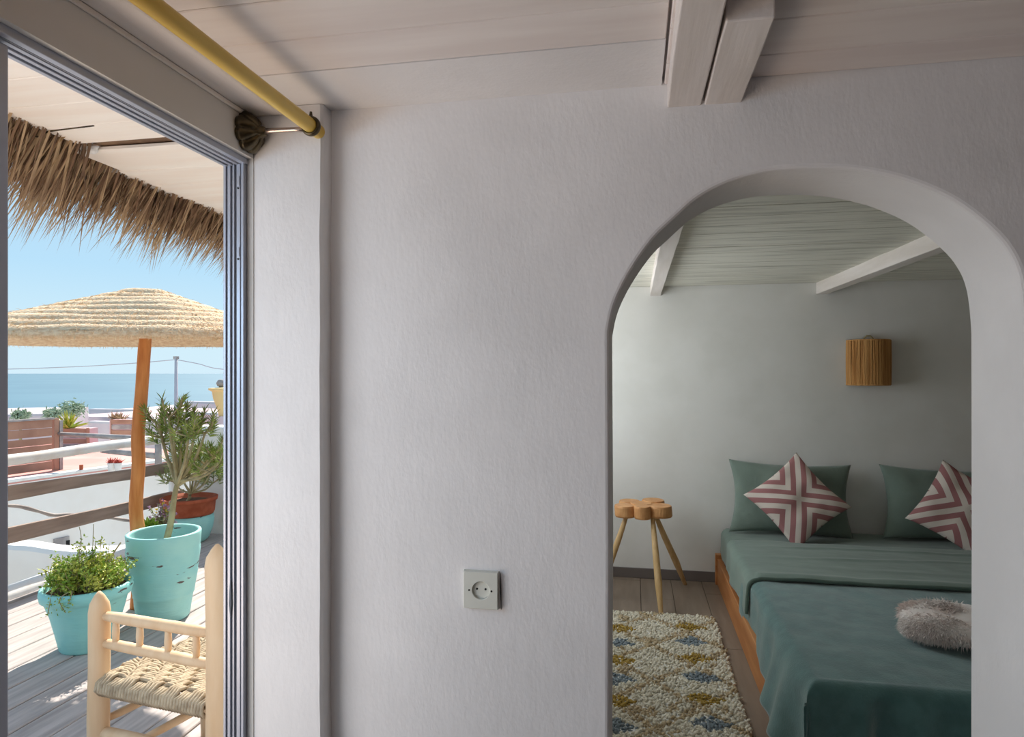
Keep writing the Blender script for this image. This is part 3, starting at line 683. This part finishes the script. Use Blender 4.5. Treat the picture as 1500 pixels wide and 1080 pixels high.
for k in range(8):
    x, y, _ = canp(k/8+.06, .80); a = um @ Vector((x, y, 1.765)); b = Vector(pw[-1]); b.z = 1.95
    MB().tube([b, a], [.014, .011], 8).build('rib', M['straw'], t)

# pots
def pot(name, c, prof, m, label, rimr, soilz, group=None, soil='soil', inner='terra', wb=.03):
    t = thing(name, (c[0], c[1], 0), label, 'plant pot', group)
    mb = MB(); mb.lathe(prof, (c[0], c[1], 0), 56, wob=wb); mb.build('body', m, t, smooth=True)
    mb = MB(); mb.lathe([(0, soilz), (rimr*.6, soilz+.008), (rimr, soilz)], (c[0], c[1], 0), 36); mb.build('soil', M[soil], t, smooth=True)
    return t
bc = at(240, 900, d=4.03); bx_, by_ = bc.x, bc.y
pot('tall_plant_pot', (bx_, by_), [(0, .0), (.138, .0), (.146, .01), (.158, .09), (.166, .145), (.171, .15), (.170, .158), (.186, .25), (.193, .28), (.191, .29), (.200, .37), (.206, .42), (.203, .43), (.208, .48), (.211, .52), (.207, .528), (.192, .528), (.186, .515), (.180, .40), (.05, .39)],
    M['turq'], 'tall turquoise banded pot holding the spiky tree', .181, .44)
sc_ = at(128, 930, d=3.60)
pot('wide_plant_pot', (sc_.x, sc_.y), [(0, 0), (.122, 0), (.130, .01), (.150, .10), (.176, .20), (.196, .27), (.203, .278), (.214, .285), (.222, .315), (.220, .342), (.208, .348), (.198, .335), (.19, .28), (.05, .27)],
    M['turq_deep'], 'wide turquoise pot with bushy green plants, nearest the door', .192, .315)
rc = at(277, 770, d=5.85)
rpot = pot('rimmed_planter', (rc.x, rc.y), [(0, 0), (.13, 0), (.165, .03), (.196, .12), (.204, .20), (.198, .24), (.1, .24)], M['turq'], 'turquoise planter with a terracotta bowl on it, by the white parapet', .19, .36)
mb = MB(); mb.lathe([(.14, .235), (.198, .245), (.212, .27), (.218, .36), (.232, .365), (.236, .395), (.220, .40), (.21, .37), (.1, .35)], (rc.x, rc.y, 0), 44, wob=.03); mb.build('bowl', M['terra'], rpot, smooth=True, label='terracotta bowl')
# --- plants
def leafy(mb, p, dr, n_, ln, w, spread, along):
    dr = Vector(dr).normalized()
    for i in range(n_):
        q = Vector(p)-dr*along*(i/n_); v = Vector((rnd.gauss(0, 1), rnd.gauss(0, 1), rnd.gauss(0, 1))); v = (v-dr*v.dot(dr)).normalized()
        d_ = dr*(1-.55*i/n_)+v*spread*(.45+.75*i/n_)
        mb.blade(q, d_, ln*rnd.uniform(.7, 1.15), w, (0, 0, -.01), segs=2)
def kleinia(name, base, fork, hubs, m, label, leaf_n=30, ln=.065, w=.009, trunk=.022, per=5, spread=.10, d=4.0):
    """trunk -> one limb to each hub -> several shoots per hub, each ending in a whorl of narrow leaves"""
    t = thing(name, base, label, 'plant'); base = Vector(base); fork = Vector(fork)
    st = MB(); lv = MB()
    st.tube(catmull([base, base.lerp(fork, .35)+Vector((.006, 0, 0)), base.lerp(fork, .7)+Vector((-.012, .01, 0)), fork], 4), [trunk*(1-.03*i) for i in range(13)], 10)
    for hb in hubs:
        hb = Vector(hb); h = Vector((hb.x-fork.x, hb.y-fork.y, 0)); mid = fork.lerp(hb, .5)+h*.12+Vector((0, 0, -.02))
        P = catmull([fork.lerp(base, rnd.uniform(0, .12)), mid, hb], 4); st.tube(P, [trunk*.55*(1-.06*i) for i in range(len(P))], 7)
        for k in range(per):
            a = rnd.random()*6.283; q = hb+Vector((math.cos(a)*spread*rnd.uniform(.3, 1), math.sin(a)*spread*rnd.uniform(.3, 1), rnd.uniform(.35, 1.15)*spread))
            mid2 = hb.lerp(q, .5)+Vector((q.x-hb.x, q.y-hb.y, 0))*.25; P = catmull([hb, mid2, q], 3); st.tube(P, [trunk*.26]*len(P), 5)
            dr = (q-mid2).normalized(); dr.z += .35
            leafy(lv, q, dr, leaf_n, ln, w, .85, spread*.85)
    st.build('stem', M['bark'], t, smooth=True); lv.build('leaves', m, t, kind='stuff')
    return t
D = 4.03
def dome(list_, d, jit=.08): return [at(px, py, d=d+rnd.uniform(-jit, jit)) for px, py in list_]
hubs = dome([(232, 622), (238, 642), (247, 612), (254, 636), (266, 622), (276, 640), (286, 630), (262, 650), (300, 636)], D, .14)+dome([(300, 680), (312, 670), (322, 676), (308, 692)], D+.05, .1)+dome([(270, 672), (280, 690)], D+.1, .05)
kleinia('spiky_tree', (bx_+.01, by_, .44), at(262, 700, d=D), hubs, M['leaf'], 'spiky narrow-leaved tree growing from the tall turquoise pot', 30, .066, .0085, per=5, spread=.115)
hubs = dome([(254, 706), (266, 694), (278, 700), (290, 690), (302, 700), (312, 708), (262, 682), (284, 676), (300, 680), (310, 690)], 5.78, .12)
kleinia('potted_shrub', (rc.x, rc.y-.02, .36), at(280, 722, d=5.76), hubs, M['leaf_grey'], 'grey-green shrub in the terracotta bowl by the parapet', 30, .085, .010, .018, per=6, spread=.12)
# dry twigs arching out of the shrub
t = thing('green_bush', (sc_.x, sc_.y, .315), 'bushy small-leaved green plant in the wide turquoise pot', 'plant')
st = MB(); lv = MB(); lv2 = MB()
def sprig(p, q, n_, w=.02, m=None, sag=0):
    P = catmull([Vector(p), Vector(p).lerp(Vector(q), .5)+Vector((rnd.gauss(0, .02), rnd.gauss(0, .02), .02)), Vector(q)], 4); st.tube(P, .0022, 4)
    tg = lv if rnd.random() < .6 else lv2
    for i in range(n_):
        k = rnd.randrange(2, len(P)); c = P[k]+Vector((rnd.gauss(0, .014), rnd.gauss(0, .014), rnd.gauss(0, .012)))
        tg.blade(c, (rnd.gauss(0, 1), rnd.gauss(0, 1), rnd.gauss(.3, .8)), rnd.uniform(.7, 1.3)*w, w*.62, segs=3)
for i in range(150):
    a = rnd.random()*6.283; r = .17*math.sqrt(rnd.random()); p = Vector((sc_.x+r*.7*math.cos(a), sc_.y+r*.7*math.sin(a), .31)); r2 = r*1.25
    q = Vector((sc_.x+r2*math.cos(a), sc_.y+r2*math.sin(a), .31+rnd.uniform(.06, .17)*(1.15-r*2.6)+.02)); sprig(p, q, 34)
for px, py in ((118, 793), (125, 800), (112, 800), (140, 795), (148, 790), (160, 800), (80, 815), (88, 822), (95, 830), (170, 822), (178, 832), (76, 826)):
    q = at(px, py, d=3.62+rnd.uniform(-.08, .08)); sprig((sc_.x+(q.x-sc_.x)*.5, sc_.y, .34), q, 34, .018)
for px, py, x2, y2 in ((100, 868, 96, 898), (76, 868, 70, 900), (105, 866, 100, 885)):
    a_, b_ = at(px, py, d=3.40), at(x2, y2, d=3.37); sprig(a_, b_, 26, .014)
st.tube(catmull([at(150, 850, d=3.6), at(162, 818, d=3.62), at(177, 795, d=3.65)], 4), .004, 5)
st.tube(catmull([at(135, 840, d=3.6), at(136, 800, d=3.62), at(137, 768, d=3.65)], 4), .002, 5)
st.tube(catmull([at(118, 840, d=3.6), at(119, 790, d=3.62), at(116, 772, d=3.65)], 4), .002, 5)
st.build('stem', M['bark'], t); lv.build('leaves', M['leaf_bright'], t, kind='stuff'); lv2.build('leaves', M['leaf_yellow'], t, kind='stuff', label='paler yellow-green leaves')
# small pots behind the tall pot
def small_pot(name, c, r, h, m, label):
    t = thing(name, (c[0], c[1], 0), label, 'plant pot'); mb = MB(); mb.lathe([(0, 0), (r*.7, 0), (r, h*.9), (r*1.08, h*.92), (r*1.08, h), (r*.95, h), (r*.9, h*.8), (0, h*.8)], (c[0], c[1], 0), 28); mb.build('body', m, t, smooth=True, bevel=.002); return t
p1 = at(217, 815, d=5.2); small_pot('small_plant_pot', p1, .085, .26, M['whitewash'], 'small white pot half hidden behind the parasol pole')
t = thing('rosette_plant', (p1.x, p1.y, .25), 'bright yellow-green rosette plant behind the parasol pole', 'plant'); mb = MB()
for i in range(240):
    v = Vector((rnd.gauss(0, 1), rnd.gauss(0, 1), abs(rnd.gauss(.3, .6)))).normalized(); mb.blade(Vector((p1.x, p1.y, .26))+v*rnd.uniform(.02, .06), v, .05, .03, segs=3)
mb.build('leaves', M['leaf_bright'], t, kind='stuff')
p2 = at(238, 800, d=5.3); small_pot('small_plant_pot', p2, .10, .29, M['lilac'], 'small pale pot of lilac flowers behind the tall turquoise pot')
t = thing('flowering_plant', (p2.x, p2.y, .28), 'lilac and yellow flowering plant behind the tall turquoise pot', 'plant'); mb = MB(); fb = MB(); yb_ = MB(); sb = MB()
for i in range(60):
    v = Vector((rnd.gauss(0, .7), rnd.gauss(0, .5), 1+rnd.random())).normalized(); q = Vector((p2.x, p2.y, .27))+v*rnd.uniform(.06, .2); sb.tube([(p2.x, p2.y, .24), q], .0015, 4)
    for _ in range(5): mb.blade(q-v*rnd.random()*.08, (rnd.gauss(0, 1), rnd.gauss(0, 1), rnd.gauss(0, 1)), .025, .012)
    tg = fb if i % 4 else yb_
    for _ in range(5): tg.blade(q, (rnd.gauss(0, 1), rnd.gauss(0, 1), rnd.gauss(.3, 1)), .018, .014)
sb.build('stem', M['bark'], t); mb.build('leaves', M['leaf_grey'], t, kind='stuff'); fb.build('flowers', M['flower'], t, kind='stuff'); yb_.build('flowers', M['flower_yellow'], t, kind='stuff', label='yellow flowers')

# chair
cl = cw(-1.449, 2.30, 0); cr2 = cw(-.956, 2.13, 0); dv = cw(.425, .905, 0).normalized(); dv = Vector((dv.x, dv.y, 0)); dvec = dv*.46
t = thing('wooden_chair', (cl+cr2)/2+dvec/2, 'pale peeled-wood armchair with a woven rope seat just outside the door', 'chair')
def post(p, top, r, nm='post', tip=.07):
    ks = [0, .2, .45, .7, 1]; zs = [k*(top-tip) for k in ks]+[top-tip*.6, top-tip*.2, top]
    MB().tube([(p.x+wob((z*2, p.x, 0), 1, .006), p.y, z) for z in zs], [r*.96, r, r*1.02, r*.98, r, r*.88, r*.45, r*.12], 18).build(nm, M['pale_wood'], t, smooth=True)
post(cl, .735, .035); post(cr2, .945, .038); post(cr2+dvec, .945, .036); post(cl+dvec, .45, .034, tip=.02)
def rail(a, za, b, zb, r, nm='rail', flat=1): 
    a = Vector((a.x, a.y, za)); b = Vector((b.x, b.y, zb)); P = [a.lerp(b, i/6)+Vector((0, 0, wob((i, za*9, a.x*5), .7, .004))) for i in range(7)]
    MB().tube(P, [r*.8, r, r*1.05, r, r*1.05, r, r*.8], 12, flat=flat).build(nm, M['pale_wood'], t, smooth=True)
rail(cl, .652, cr2, .652, .0185); rail(cl, .556, cr2, .550, .0175)
for k in (.15, .36, .60, .83):
    p = cl.lerp(cr2, k); MB().tube([(p.x, p.y, .555), (p.x, p.y, .60), (p.x, p.y, .65)], [.010, .0125, .010], 10).build('spindle', M['pale_wood'], t, smooth=True)
rail(cr2, .88, cr2+dvec, .88, .018); rail(cr2, .70, cr2+dvec, .70, .018); rail(cr2, .56, cr2+dvec, .56, .018)
rail(cl, .243, cr2, .235, .024); rail(cl, .275, cl+dvec, .275, .014, 'stretcher'); m_ = cl.lerp(cr2, .38); rail(m_, .25, m_+dvec, .25, .014, 'stretcher'); rail(cr2, .275, cr2+dvec, .275, .014, 'stretcher'); rail(cl+dvec, .243, cr2+dvec, .243, .02)
for a, b in ((cl, cr2), (cl+dvec, cr2+dvec), (cl, cl+dvec), (cr2, cr2+dvec)): rail(a, .415, b, .415, .016, 'seat_rail')
ax_ = (cr2-cl); seat = MB(); NS = 38
for i in range(NS):        # strands running front to back, wrapped round the near and far rails
    u = .06+.88*i/(NS-1); p0 = cl+ax_*u; P = []
    P.append(p0-dv*.018+Vector((0, 0, .385))); P.append(p0-dv*.034+Vector((0, 0, .405))); P.append(p0-dv*.030+Vector((0, 0, .428)))
    for j in range(26):
        s_ = j/25; ph = (i//2+int(s_*13)) % 4; P.append(p0+dvec*s_*.98+Vector((rnd.gauss(0, .0012), rnd.gauss(0, .0012), .440+(.0075 if ph < 2 else -.004)-.012*math.sin(math.pi*s_)*math.sin(math.pi*u))))
    P.append(p0+dvec*1.06+Vector((0, 0, .41)))
    seat.tube(P, .0072, 6)
NC2 = 34
for j in range(NC2):
    s_ = .04+.92*j/(NC2-1); P = []
    P.append(cl-ax_.normalized()*.03+dvec*s_+Vector((0, 0, .405)))
    for i in range(26):
        u = .02+.96*i/25; ph = (int(u*19)+int(s_*13)) % 4; P.append(cl+ax_*u+dvec*s_+Vector((0, 0, .440+(.0075 if ph >= 2 else -.004)-.012*math.sin(math.pi*s_)*math.sin(math.pi*u))))
    P.append(cr2+ax_.normalized()*.03+dvec*s_+Vector((0, 0, .405)))
    seat.tube(P, .0068, 6)
seat.build('woven_seat', M['rope'], t, smooth=True)

# porch roof
pr = thing('porch_roof', (-1.4, 2.0, 2.2), 'white board porch roof edged with dry palm thatch', 'roof')
ze = 2.2
ed1 = [1.734-.142*k for k in range(14)][::-1]; ed1[-4:] = [1.314, 1.457, 1.592, 1.722]
ed2 = [1.784, 1.985, 2.16, 2.34, 2.52, 2.70, 2.88, 3.06, 3.24]
def pboard(a, b, xe, lump=0):
    mb = MB(); n_ = 5
    def fn(u, v):
        k = int(round(u*4)) % 4; x = XO+(xe-XO)*v
        e_ = (.012*noise.noise(Vector((a*9, k, 3))) if v > .9 else 0); y = (a+.001, b-.001, b-.001, a+.001)[k]
        return (x+e_, y+(.004*noise.noise(Vector((x*6, a, k)))), (ze, ze, ze+.012, ze+.012)[k]+.003*noise.noise(Vector((x*4, a*3, 0))))
    mb.grid(fn, 4, n_); r_ = n_+1; mb.f += [(0, r_, 2*r_, 3*r_), (n_, r_+n_, 2*r_+n_, 3*r_+n_)]
    mb.build('board', M['porch_white'], pr, bevel=.002, segs=1)
for i, (a, b) in enumerate(zip(ed1[:-1], ed1[1:])): pboard(a, b, (-1.715 if b < 1.4 else (-1.695 if b < 1.6 else -1.675)))
for i, (a, b) in enumerate(zip(ed2[:-1], ed2[1:])): pboard(a, b, (-1.75, -1.825, -1.83, -1.84, -1.84, -1.84, -1.84, -1.84)[i])
MB().box(-1.66, XO, -.6, 3.24, 2.216, 2.30).build('thatch_bed', M['palm_dark'], pr, label='dark thatch layer above the boards')
# rubbly plaster lump at the end of the board gap
mb = MB()
def lump(u, v):
    a = u*6.283; th = math.pi*(v-.5); p = Vector((.045*math.cos(a)*math.cos(th), .022*math.sin(a)*math.cos(th), .018*math.sin(th))); p *= 1+.5*noise.noise(p*40)
    return p+Vector((-1.675, 1.762, 2.203))
mb.grid(lump, 20, 12); mb.build('mortar_lump', M['whitewash'], pr, smooth=True)
for (mk, n_, l0, l1) in (('palm_dark', 3400, .14, .28), ('palm', 3400, .20, .40)):
    mb = MB()
    for i in range(n_):
        y = rnd.uniform(-.3, 3.25); xr = -1.69 if y < 1.75 else -1.80
        cl_ = noise.noise(Vector((y*5, 0, 0))); ln = rnd.uniform(l0, l1)*(1+.35*cl_)*(.78 if y > 1.9 else .86)
        p = Vector((xr+rnd.uniform(-.01, .10), y, 2.235+rnd.uniform(-.02, .05)))
        dr = Vector((-.62+rnd.gauss(0, .14), .02+cl_*.18+rnd.gauss(0, .13), -1.0+rnd.gauss(0, .12)))
        if rnd.random() < .12: dr = Vector((-.9, rnd.gauss(0, .3), -.6))
        p.x -= .04
        mb.blade(p, dr, ln, rnd.uniform(.005, .012), (-.02+rnd.gauss(0, .01), rnd.gauss(0, .02), -.02), segs=3)
    mb.build('palm_fringe', M[mk], pr, kind='stuff')
mb = MB(); MB().tube(catmull([Vector((-1.70, 1.55, 2.195)), Vector((-1.69, 1.60, 2.18)), Vector((-1.66, 1.61, 2.197)), Vector((-1.5, 1.60, 2.199))], 4), .0025, 5).build('wire', M['bronze'], pr)

# ================================================================== NEIGHBOURHOOD
# ground, land and sea
cst = [(-400, 607), (0, 607), (60, 606), (130, 604), (200, 598), (297, 589), (420, 580), (900, 566)]
mb = MB(); far = [at(px, py, z=-25) for px, py in cst]; near = [at(px, 800, d=16) for px, _ in cst]
for i in range(len(cst)-1):
    a, b = near[i], near[i+1]; a.z = b.z = -4.5; c, d_ = far[i+1], far[i]; mb.quad(a, b, c, d_)
mb.build('land', M['land'], kind='structure', label='hazy pale land sloping down to the sea')
MB().box(-60, 30, -20, 25, -4.8, -4.5).build('ground', M['land'], kind='structure')
mb = MB(); mb.quad((-40000, -200, -25.5), (40000, -200, -25.5), (40000, 45000, -25.5), (-40000, 45000, -25.5)); mb.build('sea', M['sea'], kind='structure', label='calm turquoise sea')
# neighbour house
zr = -.1; a0 = at(-60, 718, z=zr); a1 = at(330, 665, z=zr)
t = thing('neighbour_house', ((a0.x+a1.x)/2, (a0.y+a1.y)/2, -4.5), 'white neighbouring house with a flat pink roof terrace below the railing', 'house')
MB().block(a0, a1, -4.5, zr-.02, 6.5).build('wall', M['neigh_wall'], t)
MB().block(a0, a1, zr-.02, zr, 6.5).build('roof', M['pink_roof'], t)
MB().block(a0, a1, zr, zr+.05, .16).build('kerb', M['whitewash'], t, bevel=.01)
tdir = (a1-a0).normalized(); nd = Vector((-tdir.y, tdir.x, 0)); nd = nd if nd.y > 0 else -nd
MB().block(a0+nd*.18, a1+nd*.18, zr, zr+.02, .10).build('gutter', M['terra'], t)
w0 = at(79, 800, z=-1.02); 
def onwall(px, py):
    v = at(px, py, d=1.0); v.z -= EYE; s = (a0.xy-Vector((0, 0))).dot(nd.xy)/v.xy.dot(nd.xy); return Vector((v.x*s, v.y*s, EYE+v.z*s))
q0, q1 = onwall(78, 790), onwall(100, 812); wn = MB().block(q0-nd*.03, q1-nd*.03, q1.z, q0.z, .05).build('window', M['grey_log'], t)
q2, q3 = onwall(95, 792), onwall(100, 812); MB().block(q2-nd*.04, q3-nd*.04, q3.z, q2.z, .03).build('shutter_gap', M['black'], wn)
# low whitewashed wall below the curb
tp_ = catmull([at(px, py, d=dd) for px, py, dd in ((-120, 795, 6.3), (-40, 796, 6.4), (11, 799, 6.5), (60, 805, 6.6), (100, 809, 6.7), (150, 809, 6.8), (190, 806, 6.9), (240, 806, 7.0))], 8)
mb = MB(); n2 = Vector((tp_[-1].x-tp_[0].x, tp_[-1].y-tp_[0].y, 0)).normalized(); n2 = Vector((-n2.y, n2.x, 0))
def lw(u, v):
    k = int(round(v*4)); q = tp_[int(round(u*(len(tp_)-1)))]; zt = q.z+.012*noise.noise(q*6)
    return Vector((q.x, q.y, 0))+n2*(0, .0, .03, .26, .30)[k]+Vector((0, 0, (-2.5, zt-.04, zt, zt, zt-.2)[k]))
mb.grid(lw, len(tp_)-1, 4); mb.build('low_wall', M['neigh_wall'], smooth=False, label='low lumpy whitewashed wall just beyond the deck curb', cat='wall')
# slat fence on the neighbour roof
f0 = at(-30, 705, z=zr); f1 = at(77, 690, z=zr)
t = thing('slat_fence', ((f0.x+f1.x)/2, (f0.y+f1.y)/2, zr), 'brown slatted wooden fence panel on the pink roof terrace', 'fence')
for k in range(6):
    z0 = zr+.03+k*.137; MB().block(f0+nd*rnd.uniform(0, .01), f1, z0, z0+.130-(.018 if k == 3 else 0), .02).build('slat', M['fence_brown'], t, bevel=.004, segs=1)
MB().block(f0-nd*.02, f1+tdir*.02-nd*.02, zr+.845, zr+.875, .08).build('cap', M['grey_log'], t)
fp = f1+tdir*.03; MB().block(fp, fp+tdir*.07, zr, zr+.86, .07).build('post', M['fence_brown'], t); fp2 = fp+tdir*.085; MB().block(fp2, fp2+tdir*.05, zr, zr+.82, .05).build('post', M['grey_log'], t)
# grey pole fence
g0 = f1+tdir*.1; g1 = at(232, 641, d=10.2)
t = thing('pole_fence', ((g0.x+g1.x)/2, (g0.y+g1.y)/2, zr), 'weathered grey pole fence on the pink roof terrace', 'fence')
MB().tube([(g0.x, g0.y, .50), ((g0.x+g1.x)/2, (g0.y+g1.y)/2, .485), (g1.x, g1.y, .47)], [.03, .04, .045], 8).build('rail', M['grey_log'], t, smooth=True)
h0 = Vector(g0).lerp(g1, .45); MB().tube([(h0.x, h0.y, .26), (g1.x, g1.y, .21)], [.045, .05], 8).build('rail', M['grey_log'], t, smooth=True)
MB().tube([(g1.x, g1.y, zr), (g1.x, g1.y, .50)], .05, 8).build('post', M['grey_log'], t, smooth=True)
g2 = at(330, 650, d=9.8); MB().tube([(g1.x, g1.y, .45), (g2.x, g2.y, .46)], .04, 8).build('rail', M['grey_log'], t, smooth=True)
# slatted planters and plants on the roof
def planter(px0, px1, yt, yb, lab, m2='far_pink'):
    p0, p1_ = at(px0, yb, z=zr), at(px1, yb, z=zr); p1_ = at(px1, yb, d=(p0.xy.length)*1.0 if 0 else 1536/(yb-547))
    zt = EYE-(yt-547)*(1536/(yb-547))/960
    t = thing('slatted_planter', ((p0.x+p1_.x)/2, (p0.y+p1_.y)/2, zr), lab, 'planter')
    H_ = zt-zr; c0, c1 = p0, p1_
    for k in range(4): MB().block(c0, c1, zr+H_*k/4+.01, zr+H_*(k+1)/4-.015, .03).build('slat', M['fence_brown'] if k % 2 else M['grey_log'], t)
    MB().block(c0+nd*.04, c1+nd*.04, zr, zt-.02, .35).build('box', M[m2], t)
    for p in (c0, c1-tdir*.05): MB().block(p-nd*.02, p-nd*.02+tdir*.05, zr, zt, .03).build('corner_post', M['fence_brown'], t)
    return t, (c0+c1)/2+nd*.2, zt
_, pa, zt = planter(87, 130, 627, 658, 'slatted wooden planter holding the yellow-green agave')
t = thing('agave', (pa.x, pa.y, zt), 'yellow-green agave in a slatted roof planter', 'plant'); mb = MB()
for i in range(46):
    a = rnd.random()*6.283; el = rnd.uniform(.25, 1.45); mb.blade((pa.x, pa.y, zt-.03), (math.cos(a)*math.cos(el), math.sin(a)*math.cos(el), math.sin(el)), rnd.uniform(.34, .50), .07, (0, 0, -.05), segs=4)
mb.build('leaves', M['leaf_yellow'], t)
_, pb, zt2 = planter(162, 197, 614, 645, 'second slatted wooden planter, just left of the parasol pole')
t = thing('dry_shrub', (pb.x, pb.y, zt2), 'brownish dry shrub in the planter left of the parasol pole', 'plant'); mb = MB()
for i in range(160):
    a = rnd.random()*6.283; el = rnd.uniform(.1, 1.5); mb.blade((pb.x+rnd.gauss(0, .1), pb.y, zt2), (math.cos(a)*math.cos(el), math.sin(a)*math.cos(el), math.sin(el)), rnd.uniform(.1, .22), .03)
mb.build('leaves', M['palm'], t, kind='stuff')
def blk(name, px0, px1, yt, d0, d1, zb, th, m, label, cat='house', roof=None):
    p0, p1_ = at(px0, yt, d=d0), at(px1, yt, d=d1); z1 = p0.z
    t = thing(name, ((p0.x+p1_.x)/2, (p0.y+p1_.y)/2, zb), label, cat); MB().block(p0, p1_, zb, z1, th).build('wall', M[m], t)
    MB().block(p0, p1_, z1, z1+.012*d0/4, .05*d0/4).build('parapet', M['far_grey'], t)
    if roof: MB().block(p0+Vector((0, .06*d0/4, 0)), p1_+Vector((0, .06*d0/4, 0)), z1-.02, z1+.004, th-.06*d0/4).build('roof', M[roof], t)
    return t
blk('stair_house', 129, 163, 620, 18.5, 18.2, -4.5, 3, 'lilac', 'small pale lilac stair house between the two roof planters')
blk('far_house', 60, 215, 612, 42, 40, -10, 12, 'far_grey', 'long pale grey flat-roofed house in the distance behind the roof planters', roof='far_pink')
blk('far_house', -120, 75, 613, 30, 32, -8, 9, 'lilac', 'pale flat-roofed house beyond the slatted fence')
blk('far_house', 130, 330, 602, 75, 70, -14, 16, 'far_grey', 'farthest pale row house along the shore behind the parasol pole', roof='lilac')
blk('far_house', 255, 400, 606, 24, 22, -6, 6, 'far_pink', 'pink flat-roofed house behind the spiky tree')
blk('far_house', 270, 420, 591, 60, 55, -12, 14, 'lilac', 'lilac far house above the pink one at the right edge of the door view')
# small roof pots, pipe
for px, lab in ((163, 'tiny white pot with a red plant at the roof kerb, left of its twin'), (173, 'tiny white pot with a red plant at the roof kerb, right of its twin')):
    p = at(px, 690, z=zr); t = thing('roof_pot', (p.x, p.y, zr), lab, 'plant pot', 'tiny roof pots'); mb = MB(); mb.lathe([(0, 0), (.045, 0), (.06, .13), (.055, .13), (0, .12)], (p.x, p.y, zr), 16); mb.build('body', M['whitewash'], t)
    t = thing('red_plant', (p.x, p.y, zr+.12), lab.replace('tiny white pot with a red plant', 'small red plant in the tiny white pot'), 'plant', 'tiny red roof plants'); mb = MB()
    for i in range(60): mb.blade((p.x+rnd.gauss(0, .02), p.y, zr+.12), (rnd.gauss(0, .7), rnd.gauss(0, .7), 1), rnd.uniform(.05, .13), .02)
    mb.build('leaves', M['flower_red'], t, kind='stuff')
p = at(119, 693, z=zr); MB().tube([(p.x, p.y, zr), (p.x, p.y, zr+.13)], .028, 10).build('roof_pipe', M['terra'], label='short terracotta pipe standing on the pink roof terrace', cat='pipe')
# cream flared chimney pot at the right
p = at(327, 600, d=12); t = thing('flared_chimney', (p.x, p.y, zr), 'cream flared chimney top at the right edge of the sea view', 'chimney')
mb = MB(); mb.lathe([(.07, p.z-.15), (.10, p.z), (.17, p.z+.2), (.19, p.z+.33), (.25, p.z+.36), (.25, p.z+.39), (.12, p.z+.40), (0, p.z+.42)], (p.x, p.y, 0), 28); mb.build('flared_top', M['cream'], t, smooth=True, bevel=.004)
MB().box(p.x-.12, p.x+.12, p.y-.12, p.y+.12, zr, p.z-.12).build('stack', M['lilac'], t)
mb = MB(); mb.lathe([(0, p.z+.40), (.06, p.z+.43), (.08, p.z+.48), (.05, p.z+.54), (0, p.z+.55)], (p.x-.05, p.y, 0), 14); mb.build('finial', M['grey_log'], t, smooth=True)
# utility pole and wires
p = at(258, 523, d=25); t = thing('utility_pole', (p.x, p.y, -5), 'grey concrete utility pole standing against the sea', 'pole')
MB().tube([(p.x, p.y, -5), (p.x, p.y, p.z)], [.13, .055], 10).build('shaft', M['far_grey'], t, smooth=True); MB().box(p.x-.09, p.x+.09, p.y-.05, p.y+.05, p.z-.08, p.z+.02).build('cap', M['grey_log'], t)
MB().tube(catmull([at(-150, 545, d=27), at(11, 541, d=26), at(120, 537, d=25.5), at(200, 532, d=25), at(258, 527, d=25)], 5), .016, 5).build('power_wire', M['far_grey'], label='thin power wire running left from the utility pole', cat='wire')
MB().tube(catmull([at(258, 527, d=25), at(290, 533, d=25), at(325, 541, d=25), at(420, 546, d=25)], 5), .016, 5).build('power_wire', M['far_grey'], label='thin power wire running right from the utility pole', cat='wire')
# distant trees
for (px, py, rr, d_, lab) in ((106, 600, .48, 26, 'pale green tree in the distance, above the agave'), (78, 606, .30, 25, 'smaller pale tree in the distance, left of the tree above the agave'), (30, 608, .30, 25.5, 'faint small tree above the slatted fence by the left edge of the view')):
    c = at(px, py, d=d_); t = thing('distant_tree', (c.x, c.y, c.z-rr-.5), lab, 'tree'); mb = MB()
    for i in range(700):
        v = Vector((rnd.gauss(0, .5), rnd.gauss(0, .4), rnd.gauss(0, .26))); 
        if v.length > 1.1: v *= .6
        mb.blade(c+v*rr, (rnd.gauss(0, 1), rnd.gauss(0, 1), rnd.gauss(0, 1)), .14, .07)
    mb.build('crown', M['leaf_far'], t, kind='stuff'); MB().tube([(c.x, c.y, c.z-rr-1.2), (c.x, c.y, c.z)], [.07, .03], 6).build('trunk', M['bark'], t)
